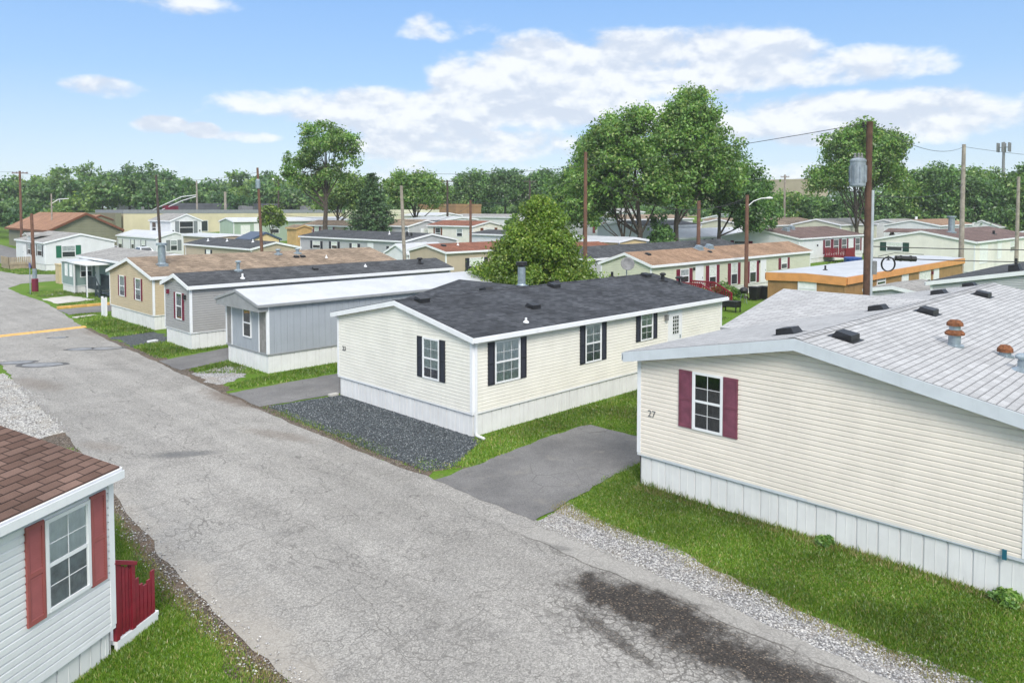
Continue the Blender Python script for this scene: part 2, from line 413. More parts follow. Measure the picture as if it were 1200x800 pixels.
def road_mat():
    m, t, p, _ = newmat('worn_asphalt')
    pos = t.new('ShaderNodeNewGeometry').outputs['Position']
    px, py, pz = t.sep(pos)
    big = t.noise(pos, 0.22, 5.0, 0.6).outputs[0]
    mid = t.noise(pos, 1.3, 5.0, 0.6).outputs[0]
    fine = t.noise(pos, 38.0, 3.0, 0.7).outputs[0]
    grit = t.new('ShaderNodeTexVoronoi'); t.link(pos, grit.inputs[0]); grit.inputs['Scale'].default_value = 42.0
    gr, gg, gb = t.sep(grit.outputs['Color'])
    # alligator cracks, strongest in worn zones
    warp = t.new('ShaderNodeVectorMath', operation='MULTIPLY_ADD')
    t.link(t.noise(pos, 2.5, 3.0).outputs[1], warp.inputs[0]); warp.inputs[1].default_value = (.35, .35, 0); t.link(pos, warp.inputs[2])
    def cracks(scale, lo, hi):
        vo = t.new('ShaderNodeTexVoronoi', feature='DISTANCE_TO_EDGE'); t.link(warp.outputs[0], vo.inputs[0])
        vo.inputs['Scale'].default_value = scale; vo.inputs['Randomness'].default_value = 1.0
        return t.smooth(vo.outputs[0], lo, hi, 1.0, 0.0)
    zone = t.noise(pos, 0.45, 4.0, 0.6).outputs[0]
    zone2 = t.noise(t.comb(t.math('ADD', px, 31.0), py, 0.0), 0.6, 4.0, 0.6).outputs[0]
    c1 = t.math('MULTIPLY', cracks(3.6, 0.006, 0.034), t.smooth(zone, 0.44, 0.64, 0.03, 0.65))
    c2 = t.math('MULTIPLY', cracks(9.0, 0.012, 0.075), t.smooth(zone2, 0.46, 0.66, 0.0, 0.55))
    # long wandering cracks
    ln = t.noise(t.comb(t.math('MULTIPLY', px, 1.0), t.math('MULTIPLY', py, 0.38), 5.0), 0.55, 4.0, 0.55).outputs[0]
    c3 = t.smooth(t.math('ABSOLUTE', t.math('SUBTRACT', ln, 0.5)), 0.0009, 0.004, 0.65, 0.0)
    ln2 = t.noise(t.comb(t.math('MULTIPLY', px, 0.5), t.math('MULTIPLY', py, 1.0), 9.0), 0.33, 4.0, 0.55).outputs[0]
    c3b = t.smooth(t.math('ABSOLUTE', t.math('SUBTRACT', ln2, 0.46)), 0.0008, 0.003, 0.5, 0.0)
    crack = t.math('MAXIMUM', t.math('MAXIMUM', c1, c2), t.math('MAXIMUM', c3, c3b))
    base = t.mix(t.smooth(big, 0.3, 0.7), (.262, .251, .234), (.320, .307, .287))
    base = t.mix(t.smooth(mid, 0.45, 0.75, 0.0, 0.35), base, (.212, .206, .198))
    f = t.math('MULTIPLY', t.smooth(fine, 0.2, 0.8, 0.72, 1.28), t.smooth(gr, 0.0, 1.0, 0.78, 1.22))
    base = t.mix(1.0, base, t.comb(f, f, f), 'MULTIPLY')
    base = t.mix(t.math('MULTIPLY', t.smooth(gg, 0.90, 0.95), 0.55), base, (.50, .48, .44))
    # tyre lanes worn a little paler and along the street
    lane = t.noise(t.comb(t.math('MULTIPLY', px, 1.2), t.math('MULTIPLY', py, 0.06), 2.0), 1.0, 3.0).outputs[0]
    fl = t.smooth(lane, 0.35, 0.65, 0.92, 1.07)
    base = t.mix(1.0, base, t.comb(fl, fl, fl), 'MULTIPLY')
    base = t.mix(t.math('MULTIPLY', crack, 0.85), base, (.10, .094, .087))
    # the newer strip along the right edge, and the seam beside it
    ex = t.math('SUBTRACT', px, t.math('MULTIPLY_ADD', t.math('SUBTRACT', t.noise(t.comb(0.0, py, 0.0), 0.9, 4.0).outputs[0], 0.5), 0.35, 11.42))
    near = t.smooth(py, 10.2, 12.2, 1.0, 0.0)
    strip = t.math('MULTIPLY', t.smooth(ex, 0.0, 0.03), near)
    base = t.mix(t.math('MULTIPLY', strip, 0.45), base, (.36, .347, .325))
    seam = t.math('MULTIPLY', t.smooth(t.math('ABSOLUTE', ex), 0.008, 0.03, 1.0, 0.0), t.math('MULTIPLY', near, t.smooth(mid, 0.35, 0.5)))
    base = t.mix(t.math('MULTIPLY', seam, 0.75), base, (.09, .082, .072))
    edge = t.math('MULTIPLY', t.smooth(t.math('ADD', px, t.math('MULTIPLY', t.math('SUBTRACT', mid, .5), 1.6)), 5.5, 6.3, 1.0, 0.0), t.smooth(py, 24.0, 27.0, 1.0, 0.0))
    base = t.mix(t.math('MULTIPLY', edge, 0.6), base, (.36, .33, .29))
    # broken patch with loose stone, damp spots and mud
    w1 = t.math('MULTIPLY', t.math('SUBTRACT', t.noise(pos, 2.2, 6.0, 0.7).outputs[0], 0.5), 1.7)
    w2 = t.math('MULTIPLY', t.math('SUBTRACT', t.noise(pos, 5.0, 5.0, 0.7).outputs[0], 0.5), 1.2)
    st = blob_mask(t, px, py, 10.85, 7.5, .62, 1.6, 0.05, w1, .35)
    st = t.math('MAXIMUM', st, blob_mask(t, px, py, 10.6, 5.6, .50, 1.9, 0.12, w1, .55))
    st = t.math('MAXIMUM', st, t.math('MULTIPLY', blob_mask(t, px, py, 9.75, 7.5, .16, 1.0, -0.25, w1, .6), .7))
    ring = blob_mask(t, px, py, 10.3, 6.3, 1.15, 3.0, 0.05, w1, .45)
    c4 = t.math('MULTIPLY', cracks(6.0, 0.02, 0.12), ring)
    base = t.mix(t.math('MULTIPLY', c4, 0.6), base, (.058, .052, .047))
    rub = t.mix(t.smooth(gb, 0.2, 0.9), (.012, .011, .011), (.042, .033, .028))
    rub = t.mix(t.smooth(gg, 0.86, 0.97, 0.0, 0.7), rub, (.20, .15, .105))
    base = t.mix(t.math('MULTIPLY', st, 0.93), base, rub)
    damp = blob_mask(t, px, py, 8.35, 21.75, .28, .85, 0.95, w2, .5)
    damp = t.math('MAXIMUM', damp, t.math('MULTIPLY', blob_mask(t, px, py, 11.55, 10.1, .10, .25, .4, w2, .6), .7))
    damp = t.math('MAXIMUM', damp, t.math('MULTIPLY', blob_mask(t, px, py, 10.4, 36.0, .3, .6, .9, w2, .8), .35))
    base = t.mix(t.math('MULTIPLY', damp, 0.62), base, (.060, .058, .054))
    mud = blob_mask(t, px, py, 12.3, 26.6, .55, 2.0, .1, w1, .5)
    mud = t.math('MAXIMUM', mud, t.math('MULTIPLY', blob_mask(t, px, py, 11.2, 21.5, .30, 1.3, .3, w1, .6), .55))
    mud = t.math('MAXIMUM', mud, t.math('MULTIPLY', blob_mask(t, px, py, 7.6, 34.8, .55, 1.6, .2, w1, .6), .55))
    mud = t.math('MAXIMUM', mud, t.math('MULTIPLY', blob_mask(t, px, py, 13.2, 46.8, .5, 1.4, 0.0, w1, .6), .6))
    mud = t.math('MAXIMUM', mud, t.math('MULTIPLY', blob_mask(t, px, py, 6.9, 24.2, .3, .8, 0.3, w1, .7), .5))
    base = t.mix(t.math('MULTIPLY', mud, 0.7), base, (.135, .100, .074))
    t.link(base, p.inputs['Base Color'])
    t.link(t.math('SUBTRACT', 0.9, t.math('MULTIPLY', damp, 0.45)), p.inputs['Roughness'])
    p.inputs['Specular IOR Level'].default_value = 0.3
    bp = t.new('ShaderNodeBump'); bp.inputs['Strength'].default_value = 0.55; bp.inputs['Distance'].default_value = 0.02
    h = t.math('SUBTRACT', t.math('ADD', t.math('MULTIPLY', fine, 0.5), t.math('MULTIPLY', gr, 0.35)), t.math('MULTIPLY', crack, 0.9))
    t.link(h, bp.inputs['Height']); t.link(bp.outputs[0], p.inputs['Normal'])
    return m

def drive_mat():
    m, t, p, _ = newmat('dark_asphalt')
    pos = t.new('ShaderNodeNewGeometry').outputs['Position']
    big = t.noise(pos, 0.5, 5.0, 0.65).outputs[0]
    fine = t.noise(pos, 34.0, 4.0, 0.8).outputs[0]
    vo = t.new('ShaderNodeTexVoronoi', feature='DISTANCE_TO_EDGE'); t.link(pos, vo.inputs[0]); vo.inputs['Scale'].default_value = 1.1
    ck = t.math('MULTIPLY', t.smooth(vo.outputs[0], 0.004, 0.02, 1.0, 0.0), t.smooth(big, 0.5, 0.62, 0.0, 0.5))
    c = t.mix(t.smooth(big, 0.3, 0.7), (.120, .117, .117), (.195, .19, .186))
    f = t.smooth(fine, 0.25, 0.75, 0.58, 1.42)
    c = t.mix(1.0, c, t.comb(f, f, f), 'MULTIPLY')
    c = t.mix(ck, c, (.04, .038, .036))
    s2 = t.noise(pos, 1.1, 6.0, 0.7).outputs[0]
    c = t.mix(t.smooth(s2, 0.54, 0.72, 0.0, 0.6), c, (.245, .23, .205))
    t.link(c, p.inputs['Base Color']); p.inputs['Roughness'].default_value = 0.9
    bp = t.new('ShaderNodeBump'); bp.inputs['Strength'].default_value = 0.5; bp.inputs['Distance'].default_value = 0.015
    t.link(fine, bp.inputs['Height']); t.link(bp.outputs[0], p.inputs['Normal'])
    return m

def gravel_mat(name, ramp, dirt, scale=26.0, dfac=0.6, grass=0.0):
    m, t, p, _ = newmat(name)
    pos = t.new('ShaderNodeNewGeometry').outputs['Position']
    v = t.new('ShaderNodeTexVoronoi'); t.link(pos, v.inputs[0]); v.inputs['Scale'].default_value = scale
    r, g, b = t.sep(v.outputs['Color'])
    c = t.ramp(r, ramp)
    d = t.smooth(v.outputs['Distance'], 0.25, 0.65, 1.1, 0.45)
    c = t.mix(1.0, c, t.comb(d, d, d), 'MULTIPLY')
    n = t.noise(pos, 0.9, 6.0, 0.68).outputs[0]
    fn = t.noise(pos, 30.0, 3.0, 0.7).outputs[0]
    dc = t.mix(t.smooth(fn, .3, .7), tuple(x * .7 for x in dirt), tuple(x * 1.25 for x in dirt))
    c = t.mix(t.smooth(n, 0.46, 0.66, 0.0, dfac), c, dc)
    if grass:
        n2 = t.noise(pos, 2.1, 6.0, 0.7).outputs[0]
        c = t.mix(t.smooth(n2, 0.58, 0.68, 0.0, grass), c, (.085, .12, .03))
    t.link(c, p.inputs['Base Color']); p.inputs['Roughness'].default_value = 0.9
    bp = t.new('ShaderNodeBump'); bp.inputs['Strength'].default_value = 0.9; bp.inputs['Distance'].default_value = 0.03
    t.link(v.outputs['Distance'], bp.inputs['Height']); bp.invert = True; t.link(bp.outputs[0], p.inputs['Normal'])
    return m

def lawn_mat():
    m, t, p, _ = newmat('lawn')
    pos = t.new('ShaderNodeNewGeometry').outputs['Position']
    a = t.noise(pos, 0.35, 6.0, 0.65).outputs[0]
    b = t.noise(pos, 9.0, 5.0, 0.75).outputs[0]
    c = t.mix(t.smooth(b, 0.25, 0.75), (.060, .135, .012), (.15, .25, .032))
    c = t.mix(t.smooth(a, 0.50, 0.72, 0.0, 0.65), c, (.20, .215, .07))
    c = t.mix(t.smooth(t.noise(pos, 1.4, 6.0, 0.7).outputs[0], 0.56, 0.72, 0.0, 0.75), c, (.175, .14, .09))
    t.link(c, p.inputs['Base Color']); p.inputs['Roughness'].default_value = 0.95; p.inputs['Specular IOR Level'].default_value = 0.1
    bp = t.new('ShaderNodeBump'); bp.inputs['Strength'].default_value = 0.8; bp.inputs['Distance'].default_value = 0.05
    t.link(b, bp.inputs['Height']); t.link(bp.outputs[0], p.inputs['Normal'])
    return m

ROAD = road_mat(); DRIVE = drive_mat(); LAWN = lawn_mat()
DARKGRAV = gravel_mat('blue_grey_crushed_stone', [(0, (.035, .045, .052)), (.5, (.085, .10, .112)), (.85, (.15, .17, .18)), (1, (.32, .34, .35))], (.060, .064, .062), 24, .5, .35)
LIGHTGRAV = gravel_mat('pale_gravel', [(0, (.26, .255, .26)), (.4, (.44, .435, .44)), (.8, (.60, .59, .58)), (1, (.76, .74, .71))], (.36, .31, .25), 22, .5, .12)
WHITEGRAV = gravel_mat('white_gravel', [(0, (.36, .35, .33)), (.5, (.55, .53, .50)), (1, (.74, .72, .68))], (.30, .25, .18), 20, .45, .15)
DIRT = gravel_mat('bare_dirt', [(0, (.085, .062, .045)), (.6, (.155, .115, .082)), (1, (.33, .29, .24))], (.16, .105, .068), 28, .7, .35)

def sheet(name, pts, z, mat, jit=0.05, step=0.35, seed=1, kind='structure', label=None):
    """a flat patch of ground with an uneven edge"""
    rnd = random.Random(seed); out = []
    n = len(pts)
    for i in range(n):
        a, b = Vector((*pts[i], 0)), Vector((*pts[(i + 1) % n], 0)); L = (b - a).length
        k = max(1, int(L / step)); nrm = Vector((-(b - a).y, (b - a).x, 0)).normalized()
        ph = rnd.random() * 9
        for j in range(k):
            s = j / k
            off = jit * (math.sin(s * L * 2.1 + ph) * .55 + math.sin(s * L * 5.3 + 2 * ph) * .3 + rnd.uniform(-.75, .75)) if j else jit * rnd.uniform(-.4, .4)
            q = a.lerp(b, s) + nrm * off; out.append((q.x, q.y, 0))
    mb = MB(); mb.face(out)
    o = mb.build(name, mat, None, loc=(0, 0, z))
    o['kind'] = kind
    return o

# ground: one sheet out to the horizon, finer close by
gx = sorted(set([-3000, -1500, -800, -400, -200, -100, -60] + list(range(-40, 260, 5)) + [280, 320, 380, 450, 550, 700, 1000, 1600, 3000]))
mb = MB()
for i in range(len(gx) - 1):
    for j in range(len(gx) - 1):
        q = [(gx[i], gx[j]), (gx[i + 1], gx[j]), (gx[i + 1], gx[j + 1]), (gx[i], gx[j + 1])]
        mb.face([(a, b, gz(a, b)) for a, b in q])
mb.build('ground', LAWN)['kind'] = 'structure'

REDGE = [(11.5, -14), (11.74, 3.6), (11.85, 5.7), (12.03, 7.5), (12.1, 9), (12.2, 11.2), (12.2, 14.6), (12.1, 18), (12.1, 22), (12.2, 26), (12.35, 30), (12.66, 35.7), (12.95, 43), (13.3, 49),
         (14.3, 58), (15.0, 66), (14.95, 72), (15.3, 79), (17.2, 83), (21, 84.2), (39, 84.2)]
sheet('road', REDGE + [(39, 91.2), (23, 91.6), (19.5, 95), (18, 112), (16, 150), (4, 150), (5.5, 100), (6.5, 60), (7.5, 41), (6.9, 33), (6.6, 27.4), (5.9, 19.3), (5.5, 15.2), (5.38, 12), (5.35, 10), (5.3, 4), (5.3, -14)], 0.014, ROAD, .05, .4, 5)
sheet('verge', [(12.1, 11.35), (13.5, 11.6), (13.3, 10.8), (13.2, 9.7), (13.2, 8.0), (13.0, 7), (12.8, 6), (12.7, 5), (12.6, 4), (12.5, -14), (11.3, -14), (11.6, 3.6), (11.9, 7.5)], 0.009, LIGHTGRAV, .09, .3, 2)
sheet('verge', [(4.9, 9), (5.6, 9), (5.7, 15), (6.1, 19.6), (6.8, 24), (6.2, 24.5), (5.5, 19.5), (5.0, 15)], 0.006, DIRT, .16, .3, 7)
sheet('verge', [(5.4, 19.5), (6.2, 20.0), (6.75, 24.5), (6.9, 27.0), (5.4, 27.2), (5.0, 23.5)], 0.008, DIRT, .14, .3, 31)
sheet('verge', [(3.0, 29), (5.2, 26.2), (6.7, 26.6), (7.1, 31.6), (7.2, 38.0), (6.2, 38.5), (4.5, 34)], 0.009, WHITEGRAV, .12, .3, 3)
sheet('verge', [(12.0, 28.0), (12.9, 28.2), (13.1, 34), (13.3, 36.4), (13.2, 43), (13.6, 49), (12.9, 49.5), (12.5, 36)], 0.006, DIRT, .14, .3, 8)
sheet('verge', [(12.7, 29.5), (14.2, 30.0), (15.0, 32.2), (14.6, 32.9), (12.8, 32.2)], 0.010, LIGHTGRAV, .15, .25, 9)
sheet('verge', [(12.0, 15.2), (12.6, 15.6), (13.4, 15.1), (12.9, 20), (12.7, 25.5), (12.4, 29), (12.0, 29), (12.0, 20)], 0.007, DIRT, .16, .3, 4)
sheet('gravel_parking', [(12.6, 24.95), (13.8, 24.8), (15.45, 24.5), (15.45, 16.9), (15.0, 16.4), (14.0, 15.9), (13.1, 15.4), (12.45, 15.7), (12.4, 18.5), (12.45, 21.5)], 0.012, DARKGRAV, .10, .3, 12)
sheet('gravel_parking', [(13.2, 40.6), (14.9, 40.8), (15.9, 43.6), (15.9, 45.2), (13.5, 44.8), (13.2, 42.5)], 0.010, DARKGRAV, .22, .3, 13)
sheet('driveway', [(12.16, 15.02), (12.14, 12.9), (12.12, 11.42), (13.38, 11.60), (14.45, 11.70), (15.3, 11.86), (16.9, 12.02), (18.9, 12.1), (19.0, 13.5), (18.95, 15.3), (18.6, 15.42), (16.8, 15.42), (15.4, 15.28), (13.75, 15.06)], 0.020, DRIVE, .045, .25, 14)
sheet('driveway', [(12.35, 25.1), (13.2, 24.95), (15.4, 24.75), (31, 24.9), (31, 27.9), (15, 27.85), (12.4, 27.75)], 0.019, DRIVE, .06, .3, 15)
sheet('driveway', [(12.75, 33.3), (15.2, 33.9), (15.3, 34.1), (31, 34.1), (31, 37.2), (16.5, 37.0), (12.8, 36.0)], 0.018, DRIVE, .05, .3, 16)
sheet('driveway', [(14.3, 56.2), (30, 56.4), (30, 60.2), (18, 59.9), (14.4, 59.7)], 0.018, DRIVE, .05, .3, 17)
# the cross street climbs behind the second row
mb = MB(); xs = [39 + 4 * k for k in range(22)]
for a, b in zip(xs[:-1], xs[1:]):
    mb.face([(a, 84.2, gz(a, 84.2) + .05), (b, 84.2, gz(b, 84.2) + .05), (b, 91.2, gz(b, 91.2) + .05), (a, 91.2, gz(a, 91.2) + .05)])
mb.build('road', ROAD)['kind'] = 'structure'

# speed hump painted yellow, and a yellow kerb further on
mb = MB(); N = 24
for i in range(N):
    for k in range(6):
        def hp(u, w):
            x = 6.6 + u * 6.9; y = 48.9 + u * .95 + (w - .5) * .72 + .10 * math.sin(u * 5)
            return (x, y, .012 + .065 * math.sin(math.pi * w))
        mb.face([hp(i / N, k / 6), hp((i + 1) / N, k / 6), hp((i + 1) / N, (k + 1) / 6), hp(i / N, (k + 1) / 6)])
h = mb.build('speed_hump', YELLOWP, smooth=True); tag(h, 'worn yellow painted speed hump across the grey road', 'speed hump')
mb = MB()
for i in range(6):
    mb.box(14.6 + i * .9, 60.05, .0, 14.6 + i * .9 + .88, 60.4, .16)
k = mb.build('parking_kerb', YELLOWP); tag(k, 'yellow painted concrete kerb beside the driveway near the deck stairs', 'kerb')

# shallow puddles and patched hollows
PUD = None
def puddle_mat():
    m, t, p, _ = newmat('puddle_water')
    pos = t.new('ShaderNodeNewGeometry').outputs['Position']
    n = t.noise(pos, 3.0, 5.0).outputs[0]
    t.link(t.mix(t.smooth(n, .35, .65), (.17, .165, .16), (.26, .25, .24)), p.inputs['Base Color'])
    p.inputs['Roughness'].default_value = 0.38; p.inputs['Specular IOR Level'].default_value = 0.35
    return m
def damp_mat():
    m, t, p, _ = newmat('damp_asphalt')
    pos = t.new('ShaderNodeNewGeometry').outputs['Position']
    n = t.noise(pos, 30.0, 4.0).outputs[0]
    t.link(t.mix(t.smooth(n, .3, .7), (.040, .039, .037), (.095, .09, .086)), p.inputs['Base Color']); p.inputs['Roughness'].default_value = .6
    return m
PUD = puddle_mat(); DAMP = damp_mat()
for (cx, cy, rx, ry, a, sd) in ((8.05, 40.3, .75, .42, -.6, 1), (8.75, 38.9, 1.0, .50, -.75, 2), (11.15, 41.9, .62, .42, -.7, 3), (12.15, 41.2, .75, .42, -.6, 4), (11.3, 46.6, .5, .28, -.5, 5)):
    for nm, mt, k, z in (('damp_patch', DAMP, 1.14, .017), ('puddle', PUD, .86, .021)):
        rnd = random.Random(sd); ph = [rnd.uniform(0, 6.28) for _ in range(4)]; mb = MB(); pts = []
        for i in range(40):
            th = i / 40 * 2 * math.pi
            r = k * (1 + .07 * math.sin(2 * th + ph[0]) + .05 * math.sin(3 * th + ph[1]) + .03 * math.sin(7 * th + ph[2]))
            x, y = rx * r * math.cos(th), ry * r * math.sin(th)
            pts.append((cx + x * math.cos(a) - y * math.sin(a), cy + x * math.sin(a) + y * math.cos(a), z))
        mb.face(pts); mb.build(nm, mt)['kind'] = 'structure'
sheet('path', [(15.4, 63.4), (18.2, 64.2), (17.6, 68.6), (15.3, 67.6)], 0.012, CONC, .08, .4, 21)
sheet('path', [(15.6, 70.2), (17.6, 70.0), (17.6, 71.6), (15.8, 71.7)], 0.012, CONC, .06, .4, 22)

# ------------------------------------------------------------------ grass blades and loose stones
GRASS = leafmat('grass_blades', [(0, (.066, .155, .010)), (.45, (.130, .250, .020)), (.8, (.20, .315, .038)), (.93, (.31, .34, .09)), (1, (.42, .36, .18))], .35)
rng = np.random.default_rng(7)
def inside(P, poly):
    x, y = P[:, 0], P[:, 1]; r = np.zeros(len(P), bool); n = len(poly)
    for i in range(n):
        x1, y1 = poly[i]; x2, y2 = poly[(i + 1) % n]
        c = ((y1 > y) != (y2 > y)); xi = (x2 - x1) * (y - y1) / (y2 - y1 + 1e-12) + x1
        r ^= c & (x < xi)
    return r
def vnoise(P, f, seed):
    r = np.random.default_rng(seed); o = np.zeros(len(P))
    for k in range(5):
        a = r.uniform(0, 6.28); w = f * r.uniform(.6, 1.8)
        o += np.sin((P[:, 0] * math.cos(a) + P[:, 1] * math.sin(a)) * w + r.uniform(0, 6.28))
    return o / 5
def blades(poly, dens, h0, h1, wid, seed, thin=0.0, fray=0.0):
    poly = [tuple(p) for p in poly]
    xs = [p[0] for p in poly]; ys = [p[1] for p in poly]
    lo = np.array([min(xs), min(ys)]) - fray; hi = np.array([max(xs), max(ys)]) + fray
    n = int(dens * np.prod(hi - lo)); r = np.random.default_rng(seed)
    P = r.uniform(lo, hi, (n, 2))
    Q = P + (r.normal(0, fray, (n, 2)) if fray else 0)
    keep = inside(Q, poly)
    keep &= (vnoise(P, 2.3, seed) + r.uniform(-.5, .5, n)) > (-1 + thin)
    P = P[keep]; n = len(P)
    hg = r.uniform(h0, h1, n) * (1 + .45 * vnoise(P, 1.4, seed + 9)); a = r.uniform(0, 6.283, n); lean = r.uniform(.1, .9, n) * hg; la = r.uniform(0, 6.283, n)
    w = wid * r.uniform(.6, 1.3, n)
    dx_, dy_ = np.cos(a) * w, np.sin(a) * w
    V = np.zeros((n, 3, 3))
    V[:, 0, 0] = P[:, 0] - dx_; V[:, 0, 1] = P[:, 1] - dy_
    V[:, 1, 0] = P[:, 0] + dx_; V[:, 1, 1] = P[:, 1] + dy_
    V[:, 2, 0] = P[:, 0] + np.cos(la) * lean; V[:, 2, 1] = P[:, 1] + np.sin(la) * lean; V[:, 2, 2] = hg
    V[:, :, 2] += 0.004
    return V.reshape(-1, 3)
G = []
L17 = [(13.4, 11.6), (14.45, 11.66), (15.3, 11.84), (16.9, 12.0), (18.9, 12.05), (18.9, 11.15), (15.65, 11.1), (15.75, -2), (12.6, -2), (12.5, 3.2), (12.55, 4.45), (12.7, 5.2), (12.75, 6), (12.95, 7), (13.15, 8), (13.15, 8.9), (13.15, 9.8), (13.2, 10.5)]
G.append(blades(L17, 2700, .025, .062, .012, 1, .12, .09))
G.append(blades([(15.5, 11.1), (15.74, 11.1), (15.78, 2), (15.5, 2)], 600, .08, .24, .011, 2, .75))
G.append(blades([(2.0, 12), (3.9, 12.9), (4.2, 13.6), (4.6, 16), (5.2, 19.4), (5.5, 18.5), (5.1, 15.8), (5.05, 13.8), (5.1, 12), (5.15, 9), (2, 7)], 2700, .03, .08, .011, 3, .1, .10))
G.append(blades([(12.9, 15.4), (13.75, 15.1), (15.4, 15.34), (16.8, 15.47), (18.6, 15.47), (18.98, 15.3), (19.0, 12.9), (31, 12.5), (31, 17.0), (15.3, 16.98), (15.0, 16.4), (14, 15.9)], 800, .03, .08, .017, 4, .05, .06))
G.append(blades([(12.3, 15.7), (13.2, 15.3), (12.9, 18), (12.75, 21), (12.7, 25), (12.3, 25), (12.3, 20)], 500, .03, .09, .014, 5, .75, .05))
G.append(blades([(12.95, 29), (15.1, 29.8), (31, 29.8), (31, 28.1), (15, 28.0), (13, 28.2)], 420, .04, .12, .02, 6, .2, .05))
G.append(blades([(13.0, 32.2), (14.0, 31.2), (15.1, 29.9), (15.1, 33.9), (13.0, 33.2)], 420, .04, .12, .02, 7, .45, .05))
G.append(blades([(13.0, 36.5), (16, 37.1), (31, 37.3), (31, 37.8), (15, 37.8), (14.95, 41), (13.3, 41), (13.1, 38)], 400, .04, .13, .022, 8, .15, .05))
G.append(blades([(13.5, 44.5), (15.9, 44.9), (15.95, 56), (14.5, 56), (13.8, 50)], 260, .05, .14, .03, 9, .2, .05))
G.append(blades([(14.9, 61), (19, 61), (19, 73), (15.6, 73.5), (15.6, 69), (17.8, 69), (18.4, 64), (15.3, 63)], 170, .05, .14, .04, 10, .15, .05))
G.append(blades([(19.5, 95), (23, 92.2), (36, 92), (36, 97.8), (22.4, 97.8), (22.4, 112), (19, 112)], 60, .05, .16, .06, 11, .1, .05))
G.append(blades([(31.5, 24), (44, 24), (44, 30), (31.5, 30)], 150, .05, .16, .03, 12, .1, .05))
G.append(blades([(3.0, 24.5), (5.4, 22.0), (6.3, 24.4), (5.2, 26.4), (3.0, 29)], 900, .03, .09, .014, 13, .3, .08))
o = np_mesh('lawn_grass', np.concatenate(G), 3, GRASS); o['kind'] = 'stuff'
DRY = leafmat('dry_grass', [(0, (.20, .17, .07)), (.5, (.33, .28, .12)), (.8, (.24, .25, .07)), (1, (.46, .40, .22))], .3)
D = [blades([(12.95, 11.6), (13.45, 11.7), (13.2, 10.4), (13.15, 8), (12.95, 6.8), (12.7, 5.6), (12.5, 3), (12.45, -1), (12.15, -1), (12.2, 4), (12.45, 6), (12.75, 8), (12.8, 10)], 1500, .02, .06, .011, 21, .45, .07),
     blades([(4.95, 9), (5.3, 9), (5.25, 12), (5.2, 14), (5.4, 17), (5.7, 19.4), (5.5, 19.6), (5.1, 16), (4.95, 13)], 1500, .02, .06, .010, 22, .45, .07),
     blades([(15.3, 11.1), (15.72, 11.1), (15.78, 2), (15.4, 2)], 700, .04, .14, .010, 23, .5),
     blades([(13, 15.7), (16, 15.9), (19, 15.6), (19, 17), (15.4, 16.95), (14.9, 16.3)], 260, .02, .06, .014, 24, .75), blades([(20, 13), (30, 13), (30, 16.8), (20, 16.8)], 120, .02, .07, .02, 25, .4),
     blades([(13.2, 11), (15.4, 11), (15.4, 1), (12.8, 1)], 150, .02, .06, .011, 26, .6)]
o = np_mesh('dry_grass', np.concatenate(D), 3, DRY); o['kind'] = 'stuff'

def stones(poly, n, s0, s1, seed, thin=0.0):
    poly = [tuple(p) for p in poly]
    xs = [p[0] for p in poly]; ys = [p[1] for p in poly]; r = np.random.default_rng(seed)
    P = r.uniform((min(xs), min(ys)), (max(xs), max(ys)), (n, 2)); P = P[inside(P, poly)]
    P = P[(vnoise(P, 1.7, seed) + r.uniform(-.6, .6, len(P))) > (-1 + thin)]
    n = len(P); s = s0 * (s1 / s0) ** r.uniform(0, 1, n)
    octv = np.array([(1, 0, 0), (0, 1, 0), (-1, 0, 0), (0, -1, 0), (0, 0, .8), (0, 0, -.6)])
    tri = [(0, 1, 4), (1, 2, 4), (2, 3, 4), (3, 0, 4), (1, 0, 5), (2, 1, 5), (3, 2, 5), (0, 3, 5)]
    C = octv[None] * r.uniform(.6, 1.25, (n, 6, 1)) * s[:, None, None]
    a = r.uniform(0, 6.28, n); ca, sa = np.cos(a), np.sin(a)
    X = C[:, :, 0] * ca[:, None] - C[:, :, 1] * sa[:, None]; Y = C[:, :, 0] * sa[:, None] + C[:, :, 1] * ca[:, None]
    C = np.stack([X, Y, C[:, :, 2]], 2); C[:, :, 0] += P[:, None, 0]; C[:, :, 1] += P[:, None, 1]; C[:, :, 2] += (.018 + s * .3)[:, None]
    return C, tri
def stone_mesh(name, sets, mat):
    vs, fs, b = [], [], 0
    for C, tri in sets:
        n = len(C); vs.append(C.reshape(-1, 3))
        f = (np.arange(n)[:, None, None] * 6 + np.array(tri)[None]).reshape(-1, 3) + b; fs.append(f); b += n * 6
    V = np.concatenate(vs); F = np.concatenate(fs)
    me = bpy.data.meshes.new(name); me.vertices.add(len(V)); me.vertices.foreach_set('co', V.astype(np.float32).ravel())
    me.loops.add(F.size); me.loops.foreach_set('vertex_index', F.astype(np.int32).ravel())
    me.polygons.add(len(F)); me.polygons.foreach_set('loop_start', np.arange(0, F.size, 3, dtype=np.int32))
    me.materials.append(mat); me.update(calc_edges=True)
    o = link(bpy.data.objects.new(name, me)); o['kind'] = 'stuff'; return o
def stonemat(name, stops):
    m, t, p, _ = newmat(name)
    t.link(t.ramp(t.new('ShaderNodeNewGeometry').outputs['Random Per Island'], stops), p.inputs['Base Color']); p.inputs['Roughness'].default_value = .85
    return m
PALEST = stonemat('pale_stones', [(0, (.20, .185, .165)), (.35, (.38, .37, .37)), (.75, (.54, .53, .52)), (1, (.74, .72, .68))])
DARKST = stonemat('blue_grey_stones', [(0, (.030, .040, .048)), (.5, (.085, .10, .115)), (.88, (.17, .19, .20)), (1, (.40, .42, .43))])
